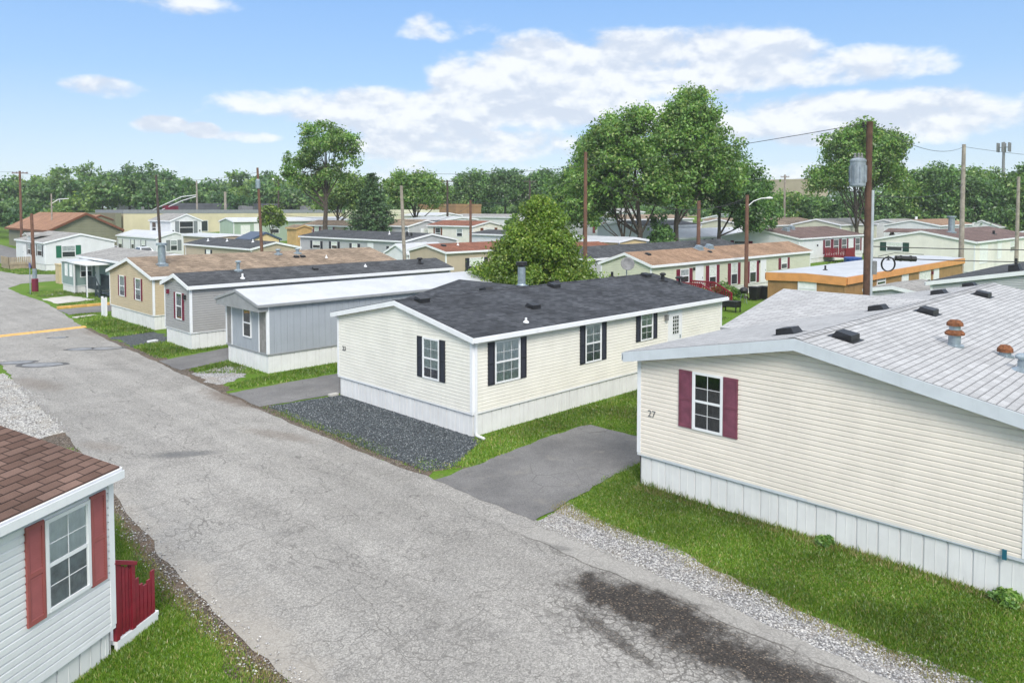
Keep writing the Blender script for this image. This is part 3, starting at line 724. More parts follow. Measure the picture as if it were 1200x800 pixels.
stone_mesh('loose_gravel', [
    stones([(12.0, 11.3), (13.3, 11.5), (13.1, 10.5), (13.0, 8), (12.7, 6.5), (12.45, 4.5), (12.3, -1), (11.65, -1), (11.75, 3.6), (11.95, 7.5)], 15000, .008, .024, 3, .3),
    stones([(5.0, 9), (5.6, 9), (5.6, 14), (6.0, 19), (5.3, 19), (5.0, 14)], 1500, .008, .028, 5, .5),
    stones([(4, 27), (6.7, 26.6), (7.1, 31.6), (7.1, 38.0), (6, 38)], 2500, .015, .04, 6, .3)], PALEST)
stone_mesh('loose_gravel', [stones([(12.6, 24.9), (15.3, 24.5), (15.35, 17.0), (14.9, 16.4), (13.2, 15.4), (12.4, 15.9), (12.45, 21.5)], 21000, .012, .030, 8, .25)], DARKST)

# the paved yard round the workshop at the far left
mb = MB()
for i in range(6):
    for j in range(9):
        q = [(-2 + i * 5.2, 116 + j * 6), (-2 + (i + 1) * 5.2, 116 + j * 6), (-2 + (i + 1) * 5.2, 116 + (j + 1) * 6), (-2 + i * 5.2, 116 + (j + 1) * 6)]
        mb.face([(a, b, gz(a, b) + .06) for a, b in q])
mb.build('paved_yard', DRIVE)['kind'] = 'structure'

# ------------------------------------------------------------------ homes
class Home:
    """one mobile home. Local frame: x along the ridge, y across it, origin at a corner on the ground.
       end0 is the gable at x=0, end1 at x=L, side0 the long wall at y=0, sideW at y=W."""
    def __init__(s, name, label, loc, rz, L, W, ze, wall, roof, skirt=SKIRT, hs=.72, pitch=.2, siding='lap', course=.115,
                 shingle=True, oe=.18, orr=.15, trim=TRIM, lod=1, group='mobile homes of the park', cat='mobile home', zb=None, gable=None, corner=None, flat=False, fas=.15, ribs=.42, endonly=None):
        zb = gz(loc[0], loc[1]) if zb is None else zb
        s.zb, s.L, s.W, s.he, s.hs, s.pitch, s.oe, s.orr, s.lod = zb, L, W, ze - zb, hs, pitch, oe, orr, lod
        s.trim = trim; s.wallmat = wall
        s.root = empty(name, (loc[0], loc[1], zb), rz, label, cat, group)
        s.walls(wall, siding, course, gable, ribs); s.skirting(skirt, ribs); s.roofing(roof, shingle, trim, fas)
        for (x, y) in ((0, 0), (0, W), (L, 0), (L, W)):
            mb = MB(); sx = -1 if x == 0 else 1; sy = -1 if y == 0 else 1
            mb.box(x + sx * .032, y + sy * .034, hs + .065, x - sx * .075, y + sy * .004 , s.he - .01)
            mb.box(x + sx * .034, y + sy * .032, hs + .066, x + sx * .004, y - sy * .075, s.he - .012)
            mb.build('corner_trim', corner or trim, s.root)
    # ---- frames of the four walls: (along, out, up) -> local
    def fr(s, wall):
        L, W = s.L, s.W
        return {'end0': (lambda a, o, z: (-o, a, z), False), 'side0': (lambda a, o, z: (a, -o, z), True),
                'end1': (lambda a, o, z: (L + o, a, z), True), 'sideW': (lambda a, o, z: (a, W + o, z), False)}[wall]
    def rz_(s, y, x=None):
        """underside of the roof above local y"""
        return s.he + s.pitch * min(y, s.W - y)
    def walls(s, mat, siding, course, gable, ribs):
        M = MB()
        for wname in ('end0', 'side0', 'end1', 'sideW'):
            fn, fl = s.fr(wname); mb = MB()
            ln = s.W if wname.startswith('end') else s.L
            top = s.he + (s.pitch * s.W / 2 if wname.startswith('end') else 0)
            z = s.hs + .03
            if siding == 'lap':
                i = 0
                while z < top - .01:
                    z2 = min(z + course, top)
                    def ext(zz):
                        if zz <= s.he: return 0, ln
                        t = (zz - s.he) / s.pitch; return min(t, ln / 2), max(ln - t, ln / 2)
                    a0, a1 = ext(z); b0, b1 = ext(z2)
                    mb.face([(a0, .024, z), (a1, .024, z), (a1, 0, z), (a0, 0, z)])
                    def mid(f):                     # dutch-lap profile: flat face, then a cove under the next lip
                        zz = z + (z2 - z) * f; return zz, *ext(zz)
                    z3, c0, c1 = mid(.68); z4, d0, d1 = mid(.84)
                    if s.lod > 1 and a0 == 0 and c0 == 0:
                        cuts = [a0]; q = (i * 1.37 + 0.9 * (i % 3)) % 3.66 + .3
                        while q < a1 - .3: cuts.append(q); q += 3.66
                        cuts.append(a1)
                        for k in range(len(cuts) - 1):
                            d = .0025 * (k % 2); l, r_ = cuts[k], cuts[k + 1]
                            mb.face([(l, .024 + d, z), (l, .022 + d, z3), (r_, .022 + d, z3), (r_, .024 + d, z)])
                            if k: mb.face([(l, .021, z), (l, .021, z3), (l, .0255, z3), (l, .0275, z)])
                    else:
                        mb.face([(a0, .024, z), (c0, .022, z3), (c1, .022, z3), (a1, .024, z)])
                    mb.face([(c0, .022, z3), (d0, .003, z4), (d1, .003, z4), (c1, .022, z3)])
                    mb.face([(d0, .003, z4), (b0, .0, z2), (b1, .0, z2), (d1, .003, z4)])
                    z = z2; i += 1
            else:
                a = 0
                while a < ln - .001:
                    b = min(a + ribs * .5, ln)
                    g = min(.022, (b - a) * .3)
                    def tp(aa): return s.he + s.pitch * min(aa, ln - aa) if wname.startswith('end') else s.he
                    mids = [a, b - g]
                    if wname.startswith('end') and a < ln / 2 < b - g: mids = [a, ln / 2, b - g]
                    for p, q in zip(mids[:-1], mids[1:]):
                        mb.face([(p, .010, z), (q, .010, z), (q, .010, tp(q)), (p, .010, tp(p))])
                    c, d = b - g, b
                    mb.face([(c, .010, z), (c, -.003, z), (c, -.003, tp(c)), (c, .010, tp(c))])
                    mb.face([(c, -.003, z), (d, -.003, z), (d, -.003, tp(d)), (c, -.003, tp(c))])
                    mb.face([(d, -.003, z), (d, .010, z), (d, .010, tp(d)), (d, -.003, tp(d))])
                    a = b
            mb.xform(fn, fl)
            b0 = len(M.v); M.v += mb.v; M.f += [tuple(i + b0 for i in f) for f in mb.f]; M.m += mb.m; M.uv += mb.uv
        s.wall_obj = M.build('wall', mat, s.root)
    def skirting(s, mat, ribs):
        M = MB(); inset = .03
        for wname in ('end0', 'side0', 'end1', 'sideW'):
            fn, fl = s.fr(wname); mb = MB()
            ln = s.W if wname.startswith('end') else s.L
            a = inset; e = ln - inset; k = 0
            while a < e - .001:
                b = min(a + ribs, e); w = min(.04, (b - a) * .4)
                mb.face([(a, -inset, -.1), (b - w, -inset, -.1), (b - w, -inset, s.hs), (a, -inset, s.hs)])
                mb.face([(b - w, -inset, -.1), (b - w, -inset - .026, -.1), (b - w, -inset - .026, s.hs), (b - w, -inset, s.hs)])
                mb.face([(b - w, -inset - .026, -.1), (b, -inset - .026, -.1), (b, -inset - .026, s.hs), (b - w, -inset - .026, s.hs)])
                mb.face([(b, -inset - .026, -.1), (b, -inset, -.1), (b, -inset, s.hs), (b, -inset - .026, s.hs)])
                if s.lod > 1:                          # small centre bead of each panel
                    c = (a + b - w) / 2
                    mb.face([(c - .006, -inset + .001, -.1), (c, -inset + .008, -.1), (c, -inset + .008, s.hs), (c - .006, -inset + .001, s.hs)])
                    mb.face([(c, -inset + .008, -.1), (c + .006, -inset + .001, -.1), (c + .006, -inset + .001, s.hs), (c, -inset + .008, s.hs)])
                a = b
            mb.xform(fn, fl)
            b0 = len(M.v); M.v += mb.v; M.f += [tuple(i + b0 for i in f) for f in mb.f]; M.m += mb.m; M.uv += mb.uv
        M.build('skirting', mat, s.root)
        mb = MB(); h0, h1 = s.hs, s.hs + .06                     # the starter strip between skirting and siding
        mb.box(-.026, -.026, h0, s.L + .026, .0, h1); mb.box(-.026, s.W, h0, s.L + .026, s.W + .026, h1)
        mb.box(-.026, .0, h0, .0, s.W, h1); mb.box(s.L, .0, h0, s.L + .026, s.W, h1)
        mb.build('skirt_rail', s.trim, s.root)
    def roofing(s, mat, shingle, trim, fas):
        L, W, he, p, oe, orr = s.L, s.W, s.he, s.pitch, s.oe, s.orr
        th = .07; mb = MB(); x0, x1 = -orr, L + orr; yr = W / 2
        s.th = th
        ze, zr = he - p * oe, he + p * yr
        sl = math.hypot(yr + oe, zr - ze)
        mb.face([(x0, -oe, ze + th), (x1, -oe, ze + th), (x1, yr, zr + th), (x0, yr, zr + th)], 0, [(x0, 0), (x1, 0), (x1, sl), (x0, sl)])
        mb.face([(x1, W + oe, ze + th), (x0, W + oe, ze + th), (x0, yr, zr + th), (x1, yr, zr + th)], 0, [(x1, 0), (x0, 0), (x0, sl), (x1, sl)])
        mb.face([(x0, -oe, ze), (x0, yr, zr), (x1, yr, zr), (x1, -oe, ze)], 1)
        mb.face([(x0, yr, zr), (x0, W + oe, ze), (x1, W + oe, ze), (x1, yr, zr)], 1)
        mb.face([(x0, -oe, ze), (x1, -oe, ze), (x1, -oe, ze + th), (x0, -oe, ze + th)], 0)
        mb.face([(x1, W + oe, ze), (x0, W + oe, ze), (x0, W + oe, ze + th), (x1, W + oe, ze + th)], 0)
        for x, flip in ((x0, 0), (x1, 1)):
            for q in ([(x, -oe, ze), (x, -oe, ze + th), (x, yr, zr + th), (x, yr, zr)], [(x, yr, zr), (x, yr, zr + th), (x, W + oe, ze + th), (x, W + oe, ze)]):
                mb.face(q[::-1] if flip else q, 0)
        s.roof = mb.build('roof', [mat, trim], s.root)
        # rake and eave boards
        t = .03
        for x, sg in ((x0, -1), (x1, 1)):
            fb = MB()
            for (ya, za, yb, zb_) in ((-oe - .02, ze, yr, zr), (W + oe + .02, ze, yr, zr)):
                xa, xb = x, x + sg * t
                d = .02
                P = [(xa, ya, za - fas), (xb, ya, za - fas), (xb, yb, zb_ - fas), (xa, yb, zb_ - fas), (xa, ya, za + th - d), (xb, ya, za + th - d), (xb, yb, zb_ + th - d), (xa, yb, zb_ + th - d)]
                for q in ((0, 3, 2, 1), (4, 5, 6, 7), (0, 1, 5, 4), (1, 2, 6, 5), (2, 3, 7, 6), (3, 0, 4, 7)): fb.face([P[i] for i in q])
            fb.build('rake_board', trim, s.root)
        for y, sg in ((-oe, -1), (W + oe, 1)):
            gb = MB()
            gb.box(x0, y, ze - fas * .85, x1, y + sg * .035, ze + th - .025)
            gb.box(x0, y, ze - fas * .85, x1, y + sg * .085, ze - fas * .85 + .02)
            gb.box(x0, y + sg * .075, ze - fas * .85, x1, y + sg * .088, ze + th - .045)
            gb.box(x0 + .01, y, ze - fas * .8, x1 - .01, 0 if sg < 0 else W, ze - fas * .8 + .015)     # soffit
            gb.build('gutter', trim, s.root)
    def on_roof(s, x, y):
        return s.rz_(y) + s.th
    # ---- openings
    def window(s, wall, a0, a1, z0, z1, shutter=None, sw=.31, look='half', grid=(2, 2), abs_z=True, sh_extra=.0, mull=None):
        if abs_z: z0 -= s.zb; z1 -= s.zb
        fn, fl = s.fr(wall); near = s.lod > 1; f = .055 if near else .075
        mb = MB()
        mb.box(a0 - f, .0, z0 - f, a0, .056, z1 + f); mb.box(a1, .0, z0 - f, a1 + f, .056, z1 + f)
        mb.box(a0, .0, z1, a1, .056, z1 + f); mb.box(a0, .0, z0 - f, a1, .062, z0)
        win = mb.xform(fn, fl).build('window', WHITE, s.root)
        zm = (z0 + z1) / 2
        sb = MB(); k = .028 if near else .04
        sb.box(a0, .036, zm - k, a1, .050, zm + k)
        if near:
            sb.box(a0, .026, z0, a0 + .02, .045, z1); sb.box(a1 - .02, .026, z0, a1, .045, z1)
        if mull:
            for m_ in mull: sb.box(m_ - .03, .033, z0, m_ + .03, .046, z1)
        nx, ny = grid; w = .006 if near else .014
        if near:
            for i in range(1, nx): a = a0 + (a1 - a0) * i / nx; sb.box(a - w, .037, z0, a + w, .043, z1)
            for lo, hi in ((z0, zm), (zm, z1)):
                for j in range(1, ny): z = lo + (hi - lo) * j / ny; sb.box(a0, .0375, z - w, a1, .0425, z + w)
        sb.xform(fn, fl).build('sash', WHITE, win)
        if near:
            pb = MB(); pb.face([(a0, .036, z1), (a1, .036, z1), (a1, .036, z0), (a0, .036, z0)])
            pb.xform(fn, fl).build('pane', GLASS, win)
            cb = MB(); looks = {'half': (CURTAIN, BLUECUR), 'dark': (DARKIN, DARKIN), 'blind': (BLIND, CURTAIN), 'grey': (GREYCUR, DARKIN), 'mixed': (CURTAIN, GREYCUR), 'veil': (BLIND, GREYCUR)}[look]
            n = 26
            for i in range(n):                               # soft vertical folds: cloth, and the painted room shade in dark looks
                u0, u1 = i / n, (i + 1) / n
                d0, d1 = .0315 + .0025 * math.sin(i * 1.9), .0315 + .0025 * math.sin((i + 1) * 1.9)
                A, B_ = a0 + (a1 - a0) * u0, a0 + (a1 - a0) * u1
                cut = zm - .02 if look != 'half' else z0 + (zm - z0) * .45
                cb.face([(A, d0, z0), (B_, d1, z0), (B_, d1, cut), (A, d0, cut)], 1)
                cb.face([(A, d0, cut), (B_, d1, cut), (B_, d1, z1), (A, d0, z1)], 0)
            cb.xform(fn, fl).build('curtain_or_room_shade', list(looks), win)
        else:
            pb = MB(); pb.face([(a0, .032, zm), (a1, .032, zm), (a1, .032, z0), (a0, .032, z0)], 0); pb.face([(a0, .032, z1), (a1, .032, z1), (a1, .032, zm), (a0, .032, zm)], 1)
            looks = {'half': (DARKGLASS, CURTAIN), 'dark': (DARKGLASS, DARKGLASS), 'blind': (BLIND, BLIND), 'grey': (DARKGLASS, GREYCUR)}.get(look, (DARKGLASS, GREYCUR))
            pb.xform(fn, fl).build('pane', list(looks), win)
        if shutter:
            for (b0, b1) in ((a0 - f - .012 - sw, a0 - f - .012), (a1 + f + .012, a1 + f + .012 + sw)):
                s.shutter(wall, b0, b1, z0 - f - sh_extra, z1 + f + sh_extra, shutter)
        return win
    def shutter(s, wall, b0, b1, z0, z1, mat):
        fn, fl = s.fr(wall); mb = MB(); r = min(.045, (b1 - b0) * .2)
        mb.box(b0, .014, z0, b0 + r, .055, z1); mb.box(b1 - r, .014, z0, b1, .055, z1)
        zm = (z0 + z1) / 2
        for (p, q) in ((z0, z0 + r * 1.4), (zm - r * .7, zm + r * .7), (z1 - r * 1.4, z1)): mb.box(b0 + r, .014, p, b1 - r, .054, q)
        if s.lod > 1:
            mb.box(b0 + r, .014, z0 + r, b1 - r, .030, z1 - r)
            for lo, hi in ((z0 + r * 1.4, zm - r * .7), (zm + r * .7, z1 - r * 1.4)):
                n = max(3, int((hi - lo) / .042))
                for i in range(n):
                    z = lo + (hi - lo) * i / n; h = (hi - lo) / n
                    mb.face([(b0 + r, .051, z + h * .08), (b1 - r, .051, z + h * .08), (b1 - r, .033, z + h * .95), (b0 + r, .033, z + h * .95)])
                    mb.face([(b0 + r, .033, z), (b1 - r, .033, z), (b1 - r, .051, z + h * .08), (b0 + r, .051, z + h * .08)])
        else:
            mb.box(b0 + r, .014, z0 + r, b1 - r, .044, z1 - r)
        mb.xform(fn, fl).build('shutter', mat, s.root)
    def door(s, wall, a0, a1, z1, mat=WHITE, glass=None, frame=WHITE, z0=None, lamp=False):
        fn, fl = s.fr(wall); z1 -= s.zb; z0 = s.hs + .06 if z0 is None else z0 - s.zb
        mb = MB(); mb.box(a0, .0, z0, a1, .038, z1)
        d = mb.xform(fn, fl).build('door', mat, s.root)
        fb = MB(); fb.box(a0 - .07, 0, z0, a0 - .003, .05, z1 + .07); fb.box(a1 + .003, 0, z0, a1 + .07, .05, z1 + .07); fb.box(a0 - .003, 0, z1 + .003, a1 + .003, .05, z1 + .07)
        fb.xform(fn, fl).build('frame', frame, d)
        hb = MB(); hb.box(a1 - .10, .038, z0 + .95, a1 - .06, .075, z0 + 1.08); hb.xform(fn, fl).build('handle', GALV, d)
        if glass:
            g = MB(); w0, w1, q0, q1 = glass; q0 -= s.zb; q1 -= s.zb
            g.box(w0, .038, q0, w1, .044, q1); g.xform(fn, fl).build('pane', DARKGLASS, d)
            m = MB(); n = 3
            for i in range(n + 1): a = w0 + (w1 - w0) * i / n; m.box(a - .012, .044, q0, a + .012, .054, q1)
            for i in range(6): z = q0 + (q1 - q0) * i / 5; m.box(w0, .0445, z - .012, w1, .0535, z + .012)
            m.xform(fn, fl).build('muntin', WHITE, d)
        if lamp: s.lamp(wall, a1 + .3, z1 - .1, abs_z=False)
        return d
    def lamp(s, wall, a, z, mat=None, abs_z=True):
        if abs_z: z -= s.zb
        fn, fl = s.fr(wall); mb = MB()
        mb.box(a - .05, .0, z - .06, a + .05, .03, z + .06); mb.box(a - .065, .03, z - .12, a + .065, .15, z + .08); mb.box(a - .08, .03, z + .08, a + .08, .17, z + .10)
        mb.xform(fn, fl).build('wall_lamp', mat or BLACKV, s.root)
    # ---- things on the roof
    def vent(s, x, y, mat=BLACKV, w=.42, d=.42, h=.13):
        z = s.on_roof(x, y); sg = 1 if y < s.W / 2 else -1; p = s.pitch * sg
        mb = MB(); mb.box(x - w * .62, y - d * .62, z - .16, x + w * .62, y + d * .62, z - .155)
        P = lambda a, b, c: (x + a, y + b, z + p * b + c)
        lo, hi = (-d / 2, d / 2) if sg > 0 else (d / 2, -d / 2)
        v = [P(-w / 2, lo, -.01), P(w / 2, lo, -.01), P(w / 2, hi, -.01), P(-w / 2, hi, -.01), P(-w / 2, lo, h), P(w / 2, lo, h), P(w * .42, hi * .55, h * 1.02), P(-w * .42, hi * .55, h * 1.02)]
        mb = MB()
        for q in ((4, 5, 6, 7), (0, 1, 5, 4), (1, 2, 6, 5), (2, 3, 7, 6), (3, 0, 4, 7)): mb.face([v[i] for i in (q if sg > 0 else q[::-1])])
        f = [P(-w * .7, lo * 1.35, .004), P(w * .7, lo * 1.35, .004), P(w * .7, hi * 1.3, .004), P(-w * .7, hi * 1.3, .004)]
        mb.face(f if sg > 0 else f[::-1])
        return mb.build('roof_vent', mat, s.root)
    def pipe(s, x, y, r=.05, h=.3, mat=WHITE, cap=None, capr=None, name='vent_pipe'):
        z = s.on_roof(x, y); mb = MB()
        mb.lathe([(r * 2.6, -.06), (r * 2.6, .02), (r * 1.15, .07), (r, .08), (r, h), (0, h)], 14, (x, y, z), 0)
        o = mb.build(name, mat, s.root, smooth=False)
        if cap:
            c = MB(); R = capr or r * 1.7
            c.lathe([(r * .9, h + .0), (r * .9, h + .05), (R * .9, h + .05), (R, h + .07), (R, h + .11), (R * .6, h + .16), (0, h + .17)], 16, (x, y, z), 0)
            c.build('cap', cap, o)
        return o
    def flue(s, x, y, r=.13, h=1.0, mat=GALV, cap=GALV, square=True):
        z = s.on_roof(x, y); mb = MB()
        if square:
            mb.box(x - r * 1.3, y - r * 1.3, z - .1, x + r * 1.3, y + r * 1.3, z + .10)
            mb.lathe([(r * 1.2, .10), (r, .16), (r, h), (0, h)], 16, (x, y, z))
        else:
            mb.lathe([(r * 1.5, -.08), (r * 1.5, .0), (r, .05), (r, h), (0, h)], 16, (x, y, z))
        o = mb.build('flue', mat, s.root)
        c = MB(); R = r * 1.45
        c.lathe([(r * .85, h), (r * .85, h + .06), (R, h + .06), (R, h + .20), (R * .97, h + .21), (0, h + .22)], 16, (x, y, z)); c.build('cap', cap, o)
        return o
    def rusty_cap(s, x, y, r, h, two):
        z = s.on_roof(x, y); mb = MB(); mb.lathe([(r * 1.5, -.08), (r * 1.5, .01), (r, .03), (r, h), (0, h)], 18, (x, y, z)); o = mb.build('flue', GALV, s.root)
        c = MB()
        prof = lambda b, R: [(r * .9, b), (R, b + .01), (R * 1.05, b + .05), (R * .85, b + .10), (r * .8, b + .13)]
        if two:
            c.lathe(prof(h - .02, r * 1.55), 18, (x, y, z), 0); c.lathe([(r * .92, h + .08), (r * .92, h + .22)], 18, (x, y, z), 1)
            c.lathe([(r * .9, h + .20), (r * 1.35, h + .20), (r * 1.3, h + .27), (r * .8, h + .33), (0, h + .34)], 18, (x, y, z), 0)
        else:
            c.lathe([(r * .9, h - .02), (r * 1.35, h - .02), (r * 1.3, h + .06), (r * .8, h + .13), (0, h + .15)], 18, (x, y, z), 0)
        c.build('cap', [RUST, GALV], o)
    def cross_gable(s, xm, hw, mat, out=.1, trim=None):
        """a reverse gable over the sideW wall, its ridge at the height of the main ridge"""
        trim = trim or s.trim; W, he, p, th = s.W, s.he, s.pitch, s.th; zr = he + p * W / 2; y0, y1 = W / 2 - .02, W + s.oe + out; dz = .006
        ze = zr - p * (hw + s.oe); mb = MB()
        for sg in (-1, 1):
            xe = xm + sg * (hw + s.oe); sl = math.hypot(hw + s.oe, zr - ze)
            q = [(xm, y0, zr + th + dz), (xm, y1, zr + th + dz), (xe, y1, ze + th + dz), (xe, y0, ze + th + dz)]
            uv = [(y0, sl), (y1, sl), (y1, 0), (y0, 0)]
            if sg < 0: mb.face(q[::-1], 0, uv[::-1])
            else: mb.face(q, 0, uv)
            q = [(xm, y0, zr), (xm, y1, zr), (xe, y1, ze), (xe, y0, ze)]; mb.face(q[::-1] if sg > 0 else q, 1)
            q = [(xm, y1, zr), (xm, y1, zr + th + dz), (xe, y1, ze + th + dz), (xe, y1, ze)]; mb.face(q if sg < 0 else q[::-1], 1)
            q = [(xe, y0, ze), (xe, y1, ze), (xe, y1, ze + th + dz), (xe, y0, ze + th + dz)]; mb.face(q[::-1] if sg < 0 else q, 0)
        mb.build('cross_gable_roof', [mat, trim], s.root)
        g = MB(); g.face([(xm - hw, W + .02, he), (xm, W + .02, zr), (xm + hw, W + .02, he)]); g.build('cross_gable_wall', s.wallmat, s.root)
    def ridge_cap(s, mat):
        mb = MB(); z = s.he + s.pitch * s.W / 2 + s.th; n = int((s.L + 2 * s.orr) / .3); w = .16
        for i in range(n):
            x0 = -s.orr + i * .3; x1 = x0 + .31; h0, h1 = .016, .006
            for sg in (-1, 1):
                q = [(x0, s.W / 2, z + h0), (x1, s.W / 2, z + h1), (x1, s.W / 2 + sg * w, z + h1 - s.pitch * w), (x0, s.W / 2 + sg * w, z + h0 - s.pitch * w)]
                mb.face(q if sg < 0 else q[::-1], 0, [(x0, 0), (x1, 0), (x1, .1), (x0, .1)] if sg < 0 else [(x0, .1), (x1, .1), (x1, 0), (x0, 0)])
        mb.build('ridge_cap', mat, s.root)
    def front_gable_box(s, mat, depth=.42, batten=.12, drop=.28):
        """overhanging gable of vertical boards in front of end0"""
        mb = MB(); y0, y1 = -s.oe * .6, s.W + s.oe * .6; n = int((y1 - y0) / batten); zb_ = s.he - drop
        for i in range(n):
            a, b = y0 + (y1 - y0) * i / n, y0 + (y1 - y0) * (i + 1) / n; g = .018
            ta, tb = s.rz_(max(a, -s.oe)), s.rz_(min(b - g, s.W + s.oe))
            mb.face([(-depth, a, zb_), (-depth, a, ta), (-depth, b - g, tb), (-depth, b - g, zb_)])
            mb.face([(-depth + .014, b - g, zb_), (-depth + .014, b - g, tb), (-depth + .014, b, tb), (-depth + .014, b, zb_)])
            mb.face([(-depth, b - g, zb_), (-depth, b - g, tb), (-depth + .014, b - g, tb), (-depth + .014, b - g, zb_)])
            mb.face([(-depth + .014, b, zb_), (-depth + .014, b, tb), (-depth, b, tb), (-depth, b, zb_)])
        mb.face([(-depth, y0, zb_), (-depth, y1, zb_), (0, y1, zb_), (0, y0, zb_)])
        mb.face([(-depth, y0, zb_), (0, y0, zb_), (0, y0, s.he - .05), (-depth, y0, s.he - .05)]); mb.face([(0, y1, zb_), (-depth, y1, zb_), (-depth, y1, s.he - .05), (0, y1, s.he - .05)])
        mb.build('gable_front', mat, s.root)
    def number(s, wall, a, z, txt, size=.22, mat=None):
        z -= s.zb; fn, fl = s.fr(wall)
        cu = bpy.data.curves.new('house_number', 'FONT'); cu.body = txt; cu.size = size; cu.extrude = .008; cu.align_x = 'CENTER'; cu.align_y = 'CENTER'
        to = bpy.data.objects.new('house_number', cu); COL.objects.link(to)
        dg = bpy.context.evaluated_depsgraph_get(); me = bpy.data.meshes.new_from_object(to.evaluated_get(dg)); bpy.data.objects.remove(to)
        sgn = -1 if wall in ('end0', 'sideW') else 1          # reading direction of the wall seen from outside
        for v in me.vertices:
            x, y, q = v.co; v.co = fn(a + sgn * x, .030 + q, z + y)
        me.materials.clear(); me.materials.append(mat or BLACKV)
        link(bpy.data.objects.new('house_number', me), s.root)
    def downspout(s, wall, a):
        fn, fl = s.fr(wall); mb = MB(); o = s.oe
        mb.box(a - .04, .03, .12, a + .04, .10, s.he - .30)
        pts = [fn(a, .065, s.he - .30), fn(a, .10, s.he - .24), fn(a, o, s.he - s.pitch * o - .10)]
        mb.xform(fn, fl); mb.tube([Vector(p) for p in pts], .04, 6)
        foot = [fn(a, .065, .16), fn(a, .10, .07), fn(a, .45, .04)]; mb.tube([Vector(p) for p in foot], .045, 6)
        mb.build('downspout', TRIM, s.root)

# ---- the cream home in the middle
h = Home('mobile_home', 'cream double-wide home with black shutters and charcoal roof in the middle', (15.33, 17.05), 0, 15.05, 7.6, 3.13, CREAM, SH_BLACK, hs=.70, pitch=.2, lod=2, oe=.22, orr=.16, course=.112, fas=.12)
h.window('end0', 1.60, 2.36, 1.56, 2.80, BLACKSH, .27, 'half')
h.window('side0', .98, 2.02, 1.57, 2.82, BLACKSH, .28, 'blind', (3, 2))
h.window('side0', 5.48, 6.30, 1.57, 2.85, BLACKSH, .28, 'mixed')
h.window('side0', 8.87, 9.60, 1.95, 2.96, BLACKSH, .28, 'mixed')
h.door('side0', 10.80, 11.70, 2.80, WHITE, (11.06, 11.52, 1.90, 2.66))
h.lamp('side0', 10.55, 2.66, GREYV)
h.number('end0', 7.16, 1.83, '23', .24)
h.downspout('side0', .09)
h.cross_gable(6.35, 3.8, SH_BLACK); h.ridge_cap(SH_BLACK)
for x, y in ((.75, 3.45), (7.6, 3.45), (4.35, 1.55), (4.5, 4.15)): h.vent(x, y)
h.vent(8.6, 4.3); h.vent(14.2, 3.5)
h.pipe(2.7, .30, .04, .16, WHITE); h.pipe(12.2, 3.95, .06, .26, BLACKV); h.pipe(14.3, 2.6, .09, .22, BLACKV, BLACKV, .15); h.pipe(14.7, 1.95, .05, .2, BLACKV, BLACKV, .2)
h.flue(6.8, 4.5, .16, .86, GALV, BLACKV)
mb = MB(); zt = h.on_roof(14.2, 4.6)
mb.tube([(14.2, 4.6, zt - .05), (14.2, 4.6, zt + .55)], .025, 8)
d = mb.build('dish_mast', GALV, h.root)
mb = MB(); prof = [(0.0, .0), (.12, .012), (.24, .05), (.33, .10), (.335, .105), (.325, .115), (.24, .065), (.12, .025), (0, .012)]
mb.lathe(prof, 20); R = Matrix.Rotation(math.radians(70), 4, 'X'); R = Matrix.Rotation(math.radians(-50), 4, 'Z') @ R
mb.v = [tuple(R @ Vector(p) + Vector((14.2, 4.55, zt + .60))) for p in mb.v]; mb.build('satellite_dish', GREYV, h.root, smooth=True)
mb = MB(); mb.box(-.45, 7.45, .02, -.1, 7.65, .10); mb.build('splash_block', CONC, h.root)

# ---- number 27, nearest on the right
h = Home('mobile_home', 'ivory double-wide home with pale grey roof and faded maroon shutters, nearest on the right', (15.72, 2.75), 0, 16.2, 8.36, 3.42, IVORY, SH_LIGHT, hs=.77, pitch=.2, lod=2, oe=.25, orr=.30, trim=TRIMSHADE, course=.112, fas=.20, corner=TRIM)
h.window('end0', 6.03, 6.73, 1.83, 3.11, FADEDM, .36, 'dark', (2, 2))
h.number('end0', 7.95, 1.90, '27', .24, GREYV)
h.cross_gable(9.0, 4.0, SH_LIGHT, .15)
h.ridge_cap(SH_LIGHT)
for x in (1.05, 6.8, 12.55): h.vent(x, 4.9, BLACKV, .48, .44, .14); h.vent(x + .05, 3.65, BLACKV, .48, .44, .14)
h.vent(18.2 - 2.1, 4.85); h.rusty_cap(3.62, 2.15, .13, .26, True); h.rusty_cap(4.1, 1.25, .12, .11, False); h.pipe(3.1, .72, .10, .2, GALV, GALV, .15)
fn, fl = h.fr('end0'); mb = MB(); mb.box(.30, .03, .74, .37, .07, .92); mb.xform(fn, fl).build('meter_tag', TEALP, h.root)

# ---- pale grey home with the white steel roof
h = Home('mobile_home', 'blue-grey single-wide home with a plain white metal roof', (15.15, 29.95), 0, 15.2, 4.0, 2.98, BLUEG, METALROOF, hs=.78, pitch=.24, siding='rib', ribs=.62, lod=2, oe=.12, orr=.48, trim=plain('grey_board', (.30, .31, .32), .6, .1), shingle=False, corner=TRIM, fas=.06)
h.front_gable_box(plain('grey_board', (.30, .31, .32), .6, .1), .46)
h.window('end0', 1.52, 2.20, 1.42, 2.60, None, .3, 'dark', (1, 1))
fn, fl = h.fr('end0'); mb = MB()
for a in (.75, 3.42):
    mb = MB(); mb.box(a - .04, .0, .84, a + .04, .03, 2.75); mb.xform(fn, fl).build('batten', TRIM, h.root)
bw = plain('weathered_panel', (.26, .25, .24), .6, .25, 4, streak=.5); 
for a, b in ((.09, .70), (3.46, 3.9)):
    mb = MB(); mb.box(a, .0, .86, b, .016, 2.72); mb.xform(fn, fl).build('end_panel', bw, h.root)
